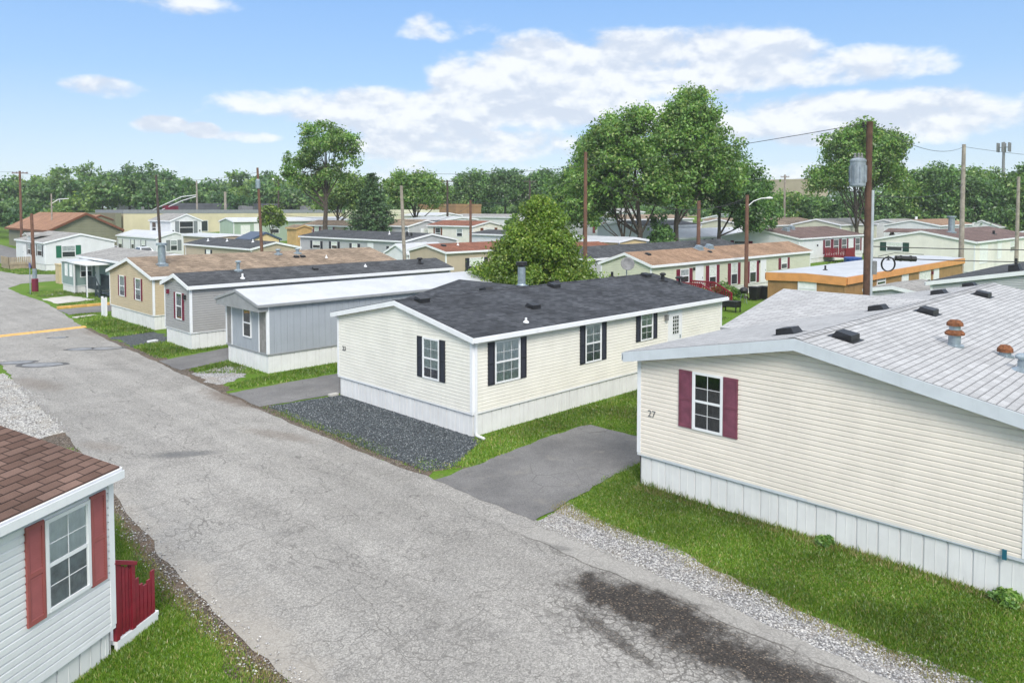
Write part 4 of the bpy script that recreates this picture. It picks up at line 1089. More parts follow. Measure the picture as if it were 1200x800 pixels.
for x in (6.0, 7.8): h.vent(x, 3.2, MAROON, .4, .3, .08)
h.vent(12.1, 3.0, BLACKV, .35, .3, .12); h.pipe(14.0, 2.6, .07, .2, BLACKV, BLACKV, .17)

# ---- grey lap-sided single-wide
h = Home('mobile_home', 'grey single-wide home with charcoal roof and one maroon shuttered end window', (15.05, 37.85), 0, 17.0, 3.35, 3.22, GREYS, SH_BLACK2, hs=.80, pitch=.29, lod=2, oe=.15, orr=.18, course=.12)
h.window('end0', 1.05, 1.75, 1.45, 2.72, MAROON, .22, 'grey', (1, 1))
h.lamp('end0', .55, 2.62); h.lamp('end0', 2.75, 2.75, MAROON)
fn, fl = h.fr('end0'); mb = MB(); mb.face([(.25, .02, 2.44 + .78 - h.zb), (3.1, .02, 2.44 + .78 - h.zb), (1.675, .02, 3.22 + .44)]); mb.xform(fn, fl).build('gable_panel', CREAM, h.root)
h.pipe(2.9, .35, .05, .25, WHITE); h.pipe(3.2, 1.5, .09, .38, GALV, GALV, .16); h.pipe(11, .9, .04, .15, WHITE); h.pipe(15.2, .9, .10, .2, BLACKV, BLACKV, .2); h.vent(7.6, 1.0, BLACKV, .3, .3, .1)

# ---- tan double-wide
h = Home('mobile_home', 'tan double-wide home with brown roof, steel flue and two maroon shuttered end windows', (16.0, 45.6), 0, 17.5, 7.7, 3.12, TANS, SH_BROWN, hs=.80, pitch=.235, lod=2, oe=.16, orr=.18, course=.12)
h.window('end0', 4.85, 5.72, 1.62, 2.82, MAROON, .2, 'half', (1, 1)); h.window('end0', 2.0, 2.85, 1.60, 2.82, MAROON, .2, 'half', (1, 1))
h.flue(1.2, 1.9, .22, 1.15, GALV, GALV)
for x in (9.5, 11.0): h.pipe(x, 3.1, .12, .2, GALV, GALV, .2)
for x in (10.4, 10.9): h.vent(x, 2.2, BLACKV, .3, .3, .12)
h.pipe(12.5, 1.7, .04, .2, WHITE)
mb = MB(); mb.box(-.30, 7.75, .0, -.22, 8.5, 1.2); mb.box(-.32, 7.72, .0, -.20, 7.84, 1.3); mb.box(-.32, 8.44, .0, -.20, 8.56, 1.3)
tag(mb.build('vinyl_fence', WHITE, None, loc=(16.0, 45.6, 0)), 'short white vinyl fence panel at the far end of the tan home', 'fence')

# ---- left foreground home, turned to the street
TH = 0.558; LH = 12.0; LW = 4.6
co = Vector((3.74, 12.68)); e = Vector((math.cos(TH), math.sin(TH)))
p0 = co - e * LH
h = Home('mobile_home', 'white home with brown shingles and red shutters in the left foreground', (p0.x, p0.y), TH, LH, LW, 2.98, PALEW, SH_BROWNDK, hs=.42, pitch=.22, lod=2, oe=.15, orr=.04, course=.115, fas=.12)
h.window('side0', LH - 1.23, LH - .52, 1.39, 2.62, REDSH, .30, 'veil', (2, 2), sh_extra=.03)
h.window('side0', 6.2, 7.1, 1.39, 2.62, REDSH, .30, 'veil', (2, 2), sh_extra=.03)
# its red stair rail and white landing
def lp(x, y, z=0): v = Matrix.Rotation(TH, 3, 'Z') @ Vector((x, y, 0)); return Vector((p0.x + v.x, p0.y + v.y, z))
st = empty('porch_stair', lp(LH, 0), TH, 'white porch landing with a red picket railing on the corner of the near left home', 'porch steps')
mb = MB(); mb.box(.06, -.02, .10, 1.02, 1.3, .17); mb.box(.06, -.02, .0, 1.0, .04, .10); mb.box(.90, .0, .0, 1.0, .1, .12); mb.build('landing', WHITE, st)
rb = MB(); rb.box(.05, -.02, .17, .12, .05, 1.42)
for i in range(4): a = .13 + i * .075; rb.box(a, -.005, .20, a + .055, .02, 1.36 - i * .05)
rb.box(.40, -.02, .17, .48, .06, 1.26); rb.bar((.03, .02, 1.47), (.50, .02, 1.24), .13, .06)
rb.build('railing', REDWOOD, st)
pk = MB()
for i, hgt in enumerate((.96, .82, .76, .80, .92)):
    a = .50 + i * .093; pk.box(a, -.005, .18, a + .078, .025, hgt)
pk.box(.50, .026, .35, .97, .06, .42); pk.build('picket', REDWOOD, st)

# ------------------------------------------------------------------ the other homes, row by row
HP = math.pi / 2
def hb(name, label, u0, v0, Wd, Ln, ze, wall, roof, **kw):
    """home whose ridge runs along +Y: (u0, v0) is its corner nearest the camera; gable faces -Y, long wall sideW faces -X"""
    return Home(name, label, (u0 + Wd, v0), HP, Ln, Wd, ze, wall, roof, **kw)

# across the street end: grey-green home with deck, white home with green shutters
h = hb('mobile_home', 'grey-green home with grey roof behind the tan home, beside a dark deck stair', 19.9, 61.0, 6.2, 13.6, 2.95, TEALG, SH_GREY, hs=.6, pitch=.18)
h.door('sideW', 8.0, 8.9, 2.55, WHITE); h.window('sideW', 9.9, 10.5, 1.35, 2.5)
an = Home('porch_room', 'small grey-green porch room with white windows and flat roof by the deck', (18.3, 70.1), 0, 1.75, 3.6, 2.62, TEALG, METALROOF, shingle=False, hs=.62, pitch=.05, oe=.08, orr=.1, fas=.10, cat='porch room', group='porch rooms')
an.window('end0', .5, 1.1, 1.45, 2.35, None, .2, 'blind'); an.window('end0', 1.9, 2.5, 1.45, 2.35, None, .2, 'blind'); an.window('side0', .5, 1.3, 1.40, 2.35, None, .2, 'grey')
aw = empty('awning', (17.9, 66.2, 0), 0, 'white flat awning on thin white posts over the dark deck stair', 'awning')
mb = MB(); mb.box(.2, 0, 2.55, 2.3, 3.8, 2.66); mb.build('awning_roof', WHITE, aw)
for (x, y) in ((.3, .1), (.3, 3.6)):
    mb = MB(); mb.box(x - .04, y - .04, 0, x + .04, y + .04, 2.55); mb.build('post', WHITE, aw)
dk = empty('deck_stair', (17.9, 65.2, 0), 0, 'dark blue wooden deck with a railing and steps by the grey-green home', 'deck')
mb = MB(); mb.box(.8, .8, .60, 1.95, 3.3, .72)
for x in (.85, 1.9):
    for y in (.85, 3.2): mb.box(x - .05, y - .05, 0, x + .05, y + .05, .6)
mb.build('platform', DECKG, dk)
for k in range(4):
    mb = MB(); mb.box(.85, .8 - .25 * (4 - k) + .0, .12 + .14 * k, 1.9, .8 - .25 * (3 - k) - .01, .16 + .14 * k); mb.build('step', DECKG, dk)
for x in (.82, 1.93):
    mb = MB(); mb.bar((x, -.2, 1.0), (x, .8, 1.65), .06, .10); mb.bar((x, -.2, .12), (x, .8, .62), .05, .2); mb.box(x - .05, -.25, 0, x + .05, -.15, 1.05); mb.box(x - .05, .75, .6, x + .05, .85, 1.7); mb.box(x - .04, .8, 1.55, x + .04, 3.3, 1.65)
    for k in range(12): mb.box(x - .02, .95 + k * .2, .72, x + .02, 1.0 + k * .2, 1.55)
    mb.build('railing', DECKG, dk)

h = hb('mobile_home', 'white home with green shuttered window and grey roof at the far left', 22.65, 98.0, 7.3, 13.5, 3.3, PALEW, SH_GREY, pitch=.25, hs=.75, oe=.15)
h.window('end0', 7.3 - 3.05, 7.3 - 1.75, 1.55, 2.80, GREENSH, .55, 'grey')
h.window('sideW', 1.2, 3.2, 1.7, 2.85, BLACKSH, .4, 'grey'); h.window('sideW', 6.4, 7.6, 1.7, 2.85, BLACKSH, .4, 'grey'); h.door('sideW', 9.0, 9.9, 2.7)
h.cross_gable(7.0, 1.3, SH_GREY, .3)
dk = empty('deck_stair', (20.2, 103.5, 0), 0, 'weathered tan wooden porch in front of the white home with green shutters', 'deck')
mb = MB(); mb.box(0, 0, .5, 2.3, 4.2, .62); mb.box(.05, .05, 0, 2.2, .1, .5); mb.box(.05, .05, 0, .1, 4.1, .5); mb.build('platform', DECKT, dk)
mb = MB()
for k in range(22): mb.box(0, k * .19, .62, .05, k * .19 + .13, 1.45)
for k in range(12): mb.box(k * .19, 0, .62, k * .19 + .13, .05, 1.45)
mb.build('railing', DECKT, dk)

h = hb('mobile_home', 'white home with white metal roof and grey shutters round a red-curtained window', 39.3, 110.4, 5.0, 16.6, 3.05, PALEW, METALROOF, pitch=.3, shingle=False, oe=.15)
h.window('end0', 5.0 - 2.8, 5.0 - 1.95, 1.2, 2.6, GREYSH, .55, 'grey')
h.window('sideW', 4.4, 5.8, 1.15, 2.5, GREYSH, .35); h.window('sideW', 9.1, 10.1, 1.2, 2.5, GREYSH, .35); h.window('sideW', 14.4, 15.9, 1.05, 2.4, GREYSH, .35)
h = hb('mobile_home', 'beige home with black roof and one small shuttered window, behind the tan home', 34.25, 70.9, 5.2, 16.3, 3.15, BEIGE, SH_BLACK2, pitch=.22)
h.window('sideW', 9.6, 10.5, 1.9, 2.6, BLACKSH, .4, 'blind')
h.pipe(3.5, 3.3, .06, .3, WHITE); h.pipe(9, 3.6, .06, .3, WHITE); h.pipe(13, 4.0, .06, .3, WHITE)
h = hb('mobile_home', 'long light grey home with black roof, black shutters and a white arched door', 48.8, 65.2, 7.4, 22.0, 3.65, LGREY, SH_BLACK2, pitch=.19)
h.window('sideW', 17.2, 18.9, 2.25, 3.05, BLACKSH, .5, 'half'); h.window('sideW', 13.3, 14.5, 2.35, 3.1, BLACKSH, .5, 'half'); h.window('sideW', 9.0, 10.0, 2.3, 3.0, BLACKSH, .5, 'half'); h.window('sideW', 1.5, 2.6, 2.0, 2.9, BLACKSH, .5, 'grey')
h.door('sideW', 5.8, 6.8, 3.2, WHITE); h.window('end0', 4.4, 4.9, 2.9, 3.4, None)
h.pipe(6, 5, .06, .4, WHITE); h.pipe(2.0, 5.5, .12, .5, BLACKV); h.pipe(1.2, 5.5, .12, .4, BLACKV)
h = Home('mobile_home', 'small white shed-sized home with a white metal roof between the brown and the black roof', (45.0, 59.6), 0, 5.2, 3.6, 2.75, PALEW, METALROOF, pitch=.45, shingle=False, hs=.4)
h = Home('mobile_home', 'tan home with red-brown roof left of the round green tree', (43.75, 52.2), 0, 18.0, 5.4, 3.2, BEIGE, SH_RED, pitch=.21)
h.window('side0', 2.9, 4.6, .95, 2.45, BLACKSH, .5, 'half'); h.pipe(3.0, 1.8, .05, .4, WHITE); h.vent(1.2, 1.8, BLACKV, .4, .4, .12)

# second row on the right
h = Home('mobile_home', 'sage home with tan-brown roof and a row of maroon shuttered windows', (44.3, 30.35), 0, 26.4, 4.45, 3.12, SAGE, SH_TANB, pitch=.34, lod=1, hs=.72, course=.13)
h.window('side0', 3.75, 4.85, 1.62, 2.55, MAROON, .46, 'grey')
for a in (7.75, 11.15): h.window('side0', a + .55 - .4, a + .55 + .55, .98, 2.6, MAROON, .46, 'half')
h.window('side0', 14.45, 15.5, .92, 2.6, MAROON, .46, 'half')
h.window('side0', 20.3, 21.4, 1.75, 2.62, MAROON, .46, 'half')
h.door('side0', 5.9, 6.9, 2.7, WHITE, lamp=False); h.door('side0', 16.4, 17.3, 2.66, WHITE)
h.lamp('side0', 5.55, 2.55); h.lamp('side0', 16.0, 2.6)
h.vent(1.9, 1.6, BLACKV, .35, .35, .1); h.vent(9.5, 1.9, GALV, .6, .5, .28); h.vent(11.3, 2.0, GALV, .6, .5, .28); h.vent(10.0, 1.2, BLACKV, .3, .3, .1)
h = Home('mobile_home', 'home with long black roof behind the tan-brown roofed sage home', (45.5, 37.6), 0, 26.0, 5.2, 3.15, LGREY, SH_BLACK2, pitch=.28)
h = Home('mobile_home', 'varnished plywood home with bright orange fascia and flat white roof', (45.0, 17.2), 0, 24.5, 4.75, 3.02, WOODO, METALROOF, pitch=.035, shingle=False, siding='rib', ribs=.24, hs=.5, skirt=WOODO, trim=ORANGE, fas=.45, oe=.10, orr=.10, corner=WOODO)
h.window('end0', 1.75, 2.75, 1.85, 2.62, None, .3, 'blind'); h.door('side0', 9.9, 11.1, 2.55, WHITE); h.door('side0', 16.9, 18.1, 2.55, WHITE)
h.window('side0', 13.6, 16.0, 1.3, 2.55, None, .3, 'half', mull=(14.4, 15.2)); h.window('side0', 5.2, 6.6, 2.25, 2.62, None, .3, 'grey')
h.lamp('side0', 16.4, 2.35, MAROON); h.pipe(3, 2.4, .06, .3, BLACKV); h.pipe(16, 2.9, .06, .35, BLACKV)
h = Home('mobile_home', 'light grey home with black roof peeking over the pale grey roof at the right edge', (42.5, 3.4), 0, 16, 8.5, 3.32, LGREY, SH_BLACK2, pitch=.19, oe=.2)
h.vent(1.4, 3.4); h.vent(3.4, 3.2); h.vent(7, 3.4); h.pipe(.9, 5.0, .06, .6, BLACKV); h.pipe(3.2, 4.7, .07, .7, BLACKV); h.vent(.8, 5.0, BLACKV, .6, .5, .3); h.pipe(4.6, 2.4, .16, .9, BLACKV, BLACKV)
h = Home('mobile_home', 'small grey shed roof in front of the plywood home', (44.2, 13.0), 0, 5.0, 2.6, 2.55, LGREY, SH_GREY, pitch=.18, hs=.3)

# third row
h = Home('mobile_home', 'white single-wide with white metal roof and black shutters, left of the lamp pole', (78.0, 49.5), 0, 21.0, 4.5, 3.65, PALEW, METALROOF, pitch=.4, shingle=False, hs=.6)
h.window('side0', 6.2, 7.4, 2.2, 3.25, BLACKSH, .5, 'grey')
h = Home('mobile_home', 'white double-wide with dark mauve roof and maroon shutters beside a red deck', (85.7, 38.1), 0, 20.0, 10.0, 3.65, PALEW, SH_MAUVE, pitch=.2, hs=.6)
for a in (7.4, 10.0, 12.6, 17.2): h.window('side0', a, a + 1.5, 1.6, 3.2, MAROON, .55, 'dark')
h.window('end0', 6.4, 8.2, 2.4, 3.1, MAROON, .5, 'dark'); h.vent(4, 3.5, GALV, .8, .7, .4); h.vent(7, 4.2, GALV, .8, .7, .4); h.lamp('side0', 5.0, 2.7)
h = Home('mobile_home', 'cream double-wide with mauve-brown roof and green shuttered gable window at the right', (82.0, 19.25), 0, 26.0, 9.4, 3.95, CREAM, SH_MAUVE, pitch=.2, hs=.6)
h.window('end0', 6.5, 7.9, 2.85, 3.6, DKGREENSH, .6, 'half'); h.window('side0', 1.8, 4.6, 1.8, 3.65, None, .3, 'blind', mull=(3.2,)); h.window('side0', 8.7, 10.3, 2.0, 3.65, None, .3, 'blind'); h.window('side0', 14.3, 16.4, 2.5, 3.45, None, .3, 'half')
h.flue(4.5, 3.2, .3, 1.5, GALV, GALV); h.cross_gable(6.0, 1.4, SH_MAUVE, .2)
h.pipe(14, 1.5, .12, .4, BLACKV)
h = Home('mobile_home', 'white double-wide with brown roof in the row under the hedge', (123.7, 36.6), 0, 30.0, 9.9, 4.3, PALEW, SH_GREY, pitch=.24, hs=.6)
h.cross_gable(12, 1.6, SH_GREY, .2); h.pipe(9, 3, .2, .8, WHITE)
h = Home('mobile_home', 'white home with grey-brown roof at the right end of the row under the hedge', (140, 29.5), 0, 40.0, 5.0, 4.3, PALEW, SH_GREY, pitch=.4, hs=.6)
h = Home('mobile_home', 'dark brown roofed home at the right edge behind the cream double-wide', (112, 16.0), 0, 22.0, 7.0, 3.9, CREAM, SH_MAUVE, pitch=.2, hs=.6)
# rows further back, right of the big trees
h = Home('mobile_home', 'wide home with brown roof, its long cream gable wall under the trees', (97.0, 50.2), 0, 26.0, 9.5, 4.75, SAGE, SH_BROWN, pitch=.2, hs=.6)
h.cross_gable(6, 1.6, SH_BROWN, .3)
h = Home('mobile_home', 'home with grey roof just left of the tall right-hand tree', (107.5, 41.8), 0, 14.0, 7.0, 4.9, SAGE, SH_GREY, pitch=.22, hs=.6)
h = Home('mobile_home', 'home with long mauve-brown roof behind the lamp pole', (118.0, 61.0), 0, 34.0, 9.0, 5.5, PALEW, SH_MAUVE, pitch=.2, hs=.6)
h = Home('mobile_home', 'small home with dark slate roof and white gable under the big tree', (84.0, 57.5), 0, 12.0, 6.5, 4.6, PALEW, SH_BLACK2, pitch=.25, hs=.6)
# between the big tree and the round green tree
h = hb('mobile_home', 'pale yellow home with a flat white roof under the big tree', 58.2, 43.6, 4.6, 8.2, 4.0, YELS, METALROOF, pitch=.12, shingle=False, hs=.5)
h.window('end0', 1.6, 2.7, 2.3, 3.6, MAROON, .4, 'dark')
h = Home('mobile_home', 'home with low slate roof behind the pale yellow home', (76.0, 53.8), 0, 14.0, 6.5, 5.0, PALEW, SH_BLACK2, pitch=.15, hs=.6)
h = Home('mobile_home', 'white home with brown roof and dark windows behind the big tree trunk', (88.0, 66.0), 0, 20.0, 9.0, 5.6, PALEW, SH_BROWN, pitch=.13, hs=.6)
h.window('side0', 9, 10, 3.6, 5.0, BROWNSH, .5, 'dark'); h.window('end0', 3, 4.2, 3.6, 5.0, REDSH, .5, 'blind')
h = Home('mobile_home', 'small home with rusty red roof half hidden by the round green tree', (51.0, 43.3), 0, 6.0, 4.0, 3.5, PALEW, SH_RED, pitch=.2, hs=.5)
# left of the round green tree
h = hb('mobile_home', 'cream home with brown roof and brown shutters round its gable window', 63.6, 70.6, 5.6, 9.0, 4.95, CREAM, SH_RED, pitch=.2, hs=.6)
h.window('end0', 5.6 - 3.7, 5.6 - 1.9, 3.2, 4.6, BROWNSH, .5, 'blind'); h.window('sideW', 2.0, 3.0, 3.6, 4.5, None, .4, 'grey'); h.window('sideW', 6.4, 7.4, 3.2, 4.6, BROWNSH, .3, 'dark')
h = hb('mobile_home', 'pale grey-beige home with brown roof and one tall white gable window', 61.0, 80.6, 6.2, 10.0, 4.85, LGREY, SH_BROWN, pitch=.24, hs=.6)
h.window('end0', 2.4, 3.6, 3.0, 4.4, WHITE, .4, 'half')
h = hb('mobile_home', 'low white home with slate roof beside the clipped green bush', 60.5, 60.5, 6.0, 7.0, 4.15, PALEW, SH_BLACK2, pitch=.12, hs=.6)
h.window('end0', 3.2, 4.8, 3.3, 3.8, None, .4, 'grey')
h = hb('mobile_home', 'white home with long slate grey roof under the dark trees', 92.0, 92.0, 9.0, 18.0, 5.7, PALEW, SH_GREY, pitch=.1, hs=.6)
h.window('end0', 4, 5.2, 3.6, 5.0, None, .4, 'dark'); h.window('end0', 7, 8, 3.6, 5.0, None, .4, 'dark')
h = hb('mobile_home', 'peach home with brown roof and pink shutters behind the dark spruce', 61.5, 92.0, 5.6, 17.0, 4.6, PINKB, SH_BROWN, pitch=.24, hs=.6)
h.window('end0', 1.8, 3.6, 3.0, 4.3, FADEDM, .5, 'blind'); h.window('sideW', 3.2, 4.4, 3.0, 4.3, FADEDM, .5, 'blind'); h.window('sideW', 8.2, 9.4, 3.0, 4.3, FADEDM, .5, 'half'); h.window('sideW', 12.2, 13.4, 3.0, 4.3, FADEDM, .5, 'half')
h = Home('mobile_home', 'long mint green home with white roof behind the wooden shed', (52.2, 113.9), 0, 21.0, 5.0, 5.2, MINT, METALROOF, pitch=.2, shingle=False, hs=.8)
for a in (1.2, 6.2, 10.6, 15.2): h.window('side0', a, a + 1.4, 3.2, 4.5, None, .3, 'grey' if a > 2 else 'blind')
h.door('side0', 3.4, 4.4, 4.8, WHITE)
h = hb('mobile_home', 'white home with two peaked gables and grey roof before the cream block wall', 43.6, 116.5, 4.6, 8.6, 5.4, PALEW, SH_GREY, pitch=.42, hs=.8)
h.window('end0', 1.3, 3.3, 3.4, 5.2, GREYSH, .6, 'dark'); h.window('sideW', 6.0, 7.6, 3.4, 5.0, None, .4, 'dark'); h.lamp('end0', .3, 3.8); h.lamp('end0', 4.3, 3.8)
h = hb('mobile_home', 'beige home with low white roof beyond the beige black-roofed home', 38.8, 90.5, 5.0, 9.0, 3.75, BEIGE, METALROOF, pitch=.06, shingle=False)
h = hb('shed', 'small yellow shed with a dark blue peaked roof', 40.6, 84.0, 3.6, 3.6, 3.55, YELS, BLUEROOF, pitch=.42, shingle=False, trim=BLUEROOF, hs=.3, group='garden sheds', cat='shed')
h.window('sideW', .7, 1.5, 1.8, 3.1, None, .2, 'blind'); h.window('end0', 1.2, 2.2, 1.8, 3.1, None, .2, 'blind')
h = hb('shed', 'new plywood shed with brown peaked roof beside the mint green home', 51.5, 93.0, 2.2, 2.6, 4.55, SHEDW, SH_BROWN, pitch=.3, trim=SHEDW, hs=.2, corner=SHEDW, group='garden sheds', cat='shed', skirt=SHEDW)

# ------------------------------------------------------------------ larger buildings beyond the park
def block(name, label, loc, rz, L, Wd, H, wall, roof, parapet=.5, cat='building', wins=(), base=None):
    z = gz(loc[0], loc[1]) - .3 if base is None else base
    r = empty(name, (loc[0], loc[1], z), rz, label, cat)
    mb = MB(); mb.box(0, 0, 0, L, Wd, H - .05); mb.build('wall', wall, r)
    mb = MB(); mb.box(.3, .3, H - .05, L - .3, Wd - .3, H + .08); mb.build('roof', roof, r)
    mb = MB(); t = .35
    mb.box(-.05, -.05, H - .35, L + .05, t, H + parapet); mb.box(-.05, Wd - t, H - .35, L + .05, Wd + .05, H + parapet)
    mb.box(-.05, t, H - .35, t, Wd - t, H + parapet); mb.box(L - t, t, H - .35, L + .05, Wd - t, H + parapet)
    mb.build('parapet', wall if parapet < .3 else plain('grey_coping', (.25, .26, .28), .6, .1), r)
    for (side, a, b, z0, z1, mt) in wins:
        mb = MB()
        if side == 'y': mb.box(a, -.04, z0, b, 0, z1); f = MB(); f.box(a - .1, -.06, z0 - .1, b + .1, -.04, z0); f.box(a - .1, -.06, z1, b + .1, -.04, z1 + .1); f.box(a - .1, -.06, z0, a, -.04, z1); f.box(b, -.06, z0, b + .1, -.04, z1)
        else: mb.box(-.04, a, z0, 0, b, z1); f = MB(); f.box(-.06, a - .1, z0 - .1, -.04, b + .1, z0); f.box(-.06, a - .1, z1, -.04, b + .1, z1 + .1); f.box(-.06, a - .1, z0, -.04, a, z1); f.box(-.06, b, z0, -.04, b + .1, z1)
        w = mb.build('window', mt, r); f.build('frame', WHITE, w)
    return r
DARKROOF = plain('dark_flat_roof', (.10, .105, .115), .8, .2, .6)
block('commercial_building', 'long olive and cream block building with flat dark roof behind the white homes', (46, 145), 0, 62, 16, 6.0, CREAMB, DARKROOF, .35, wins=[('y', 6.2, 7.6, 2.2, 4.2, MAROON), ('y', 10.5, 11.4, 1.6, 4.0, DARKGLASS), ('y', 14, 15.2, 2.2, 4.2, DARKGLASS)])
ob = MB(); ob.box(0, 0, 0, 1.0, 16.4, 6.62)
tag(ob.build('block_wall', OLIVE, None, loc=(44.6, 144.9, -.2)), 'olive painted block wall at the left end of the cream building', 'wall')
block('commercial_building', 'low warehouse with a long dark roof in front of the woods', (84, 160), HP, 34, 24, 5.2, DARKROOF, DARKROOF, .2)
h = hb('workshop', 'olive gabled workshop with a broad orange-brown roof at the far left', 30.6, 128.8, 9.6, 27.0, 4.1, OLIVE, SH_ORANGE, pitch=.5, oe=.5, orr=.5, trim=BROWNSH, hs=.05, course=.4, cat='workshop', group='workshops', corner=OLIVE, skirt=OLIVE, fas=.3)
h = hb('workshop', 'small orange-roofed wing beside the olive block wall', 40.4, 146, 4.2, 9, 5.2, OLIVE, SH_ORANGE, pitch=.4, oe=.4, trim=BROWNSH, hs=.05, course=.4, cat='workshop', group='workshops', corner=OLIVE, skirt=OLIVE)
block('warehouse', 'far warehouse with pale tan roof above the hedge on the right', (236, 96), HP, 44, 16, 12.0, plain('tan_far_wall', (.42, .35, .26), .9, .08, .3), plain('tan_far_roof', (.50, .42, .33), .9, .1, .3), .2, 'warehouse', base=4)
block('office_building', 'white two-storey building with dark hipped roof far left of the round green tree', (135, 156), HP, 12, 9, 7.5, PALEW, DARKROOF, .5, 'office building', wins=[('x', 2, 4.5, 4.2, 6, DARKGLASS), ('x', 7, 9.5, 4.2, 6, DARKGLASS), ('y', 2, 4, 4.2, 6, DARKGLASS), ('y', 5.5, 7.5, 4.2, 6, DARKGLASS)], base=3.6)
block('office_building', 'cream building with flat roof rising behind the round green tree', (160, 146), HP, 12, 10, 9.5, CREAM, DARKROOF, .6, 'office building', wins=[('y', 1.5, 3.2, 6, 8, DARKGLASS), ('y', 5, 7, 6, 8, DARKGLASS), ('x', 2, 4, 6, 8, DARKGLASS)], base=5)
block('commercial_building', 'pale yellow low building with small dark windows under the far trees', (93, 113), HP, 11, 14, 4.2, plain('pale_yellow_wall', (.60, .60, .44), .8, .06, .5), TRIM, .2, wins=[('y', 3, 4, 1.8, 3.2, DARKGLASS), ('x', 3, 4.2, 1.8, 3.2, DARKGLASS)], base=2.6)
block('commercial_building', 'brown timber building with flat orange roof edge by the clipped bush', (106, 115), HP, 12, 7, 4.6, plain('brown_timber', (.30, .18, .09), .8, .15, 1), ORANGEB, .15, base=3.4)

# shipping containers glimpsed before the woods
k = 0
for (x, y, L, mt, lb) in ((92, 153, 12, REDB, 'red shipping container in the yard before the woods'), (99, 146, 9, REDB, 'second red container, right of the first, with a yellow machine beside it'), (78, 164, 14, ORANGEB, 'orange-red long container by the flat dark roofs')):
    mb = MB(); n = int(L / .4)
    for i in range(n):
        mb.box(0, i * .4, .2, 2.4, i * .4 + .25, 3.0); mb.box(.05, i * .4 + .25, .2, 2.35, i * .4 + .4, 3.0)
    mb.box(-.03, -.03, 2.9, 2.43, L + .03, 3.05); mb.box(-.03, -.03, .05, 2.43, L + .03, .25)
    tag(mb.build('shipping_container', mt, None, loc=(x, y, 4.35)), lb, 'container', 'shipping containers')
mb = MB(); mb.lathe([(0, 0), (1.1, .1), (1.2, 1.0), (.9, 1.8), (0, 2.0)], 12); tag(mb.build('storage_tank', plain('yellow_paint', (.70, .50, .02), .5, .1), None, loc=(96.2, 149.5, 6.2)), 'round yellow tank standing among the red containers', 'tank')

# more roofs between the rows, as the hill closes them up
h = hb('mobile_home', 'long white home with pale roof just under the brown timber building', 84.0, 103.0, 6.0, 14.0, 6.0, PALEW, METALROOF, pitch=.14, shingle=False, hs=.6)
h.window('end0', 2.2, 3.4, 4.0, 5.4, None, .4, 'dark')
h = Home('mobile_home', 'white home with low brown roof beyond the round green tree', (84.0, 72.5), 0, 18.0, 6.0, 5.7, PALEW, SH_BROWN, pitch=.15, hs=.6)
h = Home('mobile_home', 'white home with grey roof, furthest back under the left side of the great tree', (104.0, 84.0), 0, 16.0, 8.0, 6.6, PALEW, SH_GREY, pitch=.15, hs=.6)
h.window('side0', 5, 6.2, 4.6, 5.9, None, .4, 'dark'); h.window('side0', 10, 11.2, 4.6, 5.9, None, .4, 'dark')
h = Home('mobile_home', 'white home with tan-brown roof between the hedge and the mauve double-wide', (112.0, 30.5), 0, 16.0, 7.0, 4.9, PALEW, SH_TANB, pitch=.2, hs=.6)
h = hb('mobile_home', 'white flat-roofed home left of the cream home with brown shutters', 70.5, 84.0, 6.0, 9.0, 5.6, PALEW, METALROOF, pitch=.1, shingle=False, hs=.6)
for i, (x, y, mt, lb) in enumerate(((56, 152, MAROON, 'dark red rooftop unit on the long cream building'), (72, 153, GREYV, 'grey rooftop unit in the middle of the long cream building'), (86, 152, GREYV, 'grey rooftop unit at the right end of the long cream building'))):
    mb = MB(); mb.box(0, 0, 0, 2.4, 1.8, .9); mb.box(.2, .2, .9, 1.1, 1.6, 1.05); mb.box(-.1, .3, -.1, 2.5, .5, .0); tag(mb.build('rooftop_unit', mt, None, loc=(x, y, gz(46, 145) - .3 + 6.18)), lb, 'rooftop unit', 'rooftop units')

# ------------------------------------------------------------------ trees
LEAF_MID = leafmat('leaves_mid_green', [(0, (0.059, 0.140, 0.027)), (.45, (0.130, 0.270, 0.049)), (.8, (0.230, 0.400, 0.081)), (1, (0.338, 0.400, 0.135))])
LEAF_DEEP = leafmat('leaves_deep_green', [(0, (0.043, 0.108, 0.032)), (.5, (0.092, 0.203, 0.049)), (.85, (0.162, 0.311, 0.076)), (1, (0.257, 0.400, 0.121))])
LEAF_BRIGHT = leafmat('leaves_yellow_green', [(0, (.070, .145, .012)), (.4, (.130, .235, .022)), (.75, (.21, .33, .04)), (1, (.32, .38, .07))])
LEAF_FIR = leafmat('needles_dark_green', [(0, (0.032, 0.081, 0.032)), (.5, (0.065, 0.140, 0.049)), (1, (0.135, 0.230, 0.076))], .2)
LEAF_FAR = leafmat('leaves_far_green', [(0, (0.046, 0.111, 0.036)), (.5, (0.096, 0.203, 0.059)), (1, (0.196, 0.321, 0.096))], .35, .85)
LEAF_RED = leafmat('dark_red_leaves', [(0, (.04, .010, .014)), (1, (.10, .025, .03))])

def leaf_quads(C, size, r, outward=None):
    """rhombic leaves at the points C"""
    n = len(C); d = r.normal(0, 1, (n, 3)); d[:, 2] += .35
    if outward is not None: d += outward * .9
    d /= np.linalg.norm(d, axis=1, keepdims=True) + 1e-9
    t = r.normal(0, 1, (n, 3)); t -= d * np.sum(t * d, 1, keepdims=True); t /= np.linalg.norm(t, axis=1, keepdims=True) + 1e-9
    b = np.cross(d, t); s = size * r.uniform(.55, 1.35, (n, 1))
    V = np.stack([C - t * s, C - b * s * .55 + d * s * .12, C + t * s, C + b * s * .55 + d * s * .12], 1)
    return V.reshape(-1, 3)

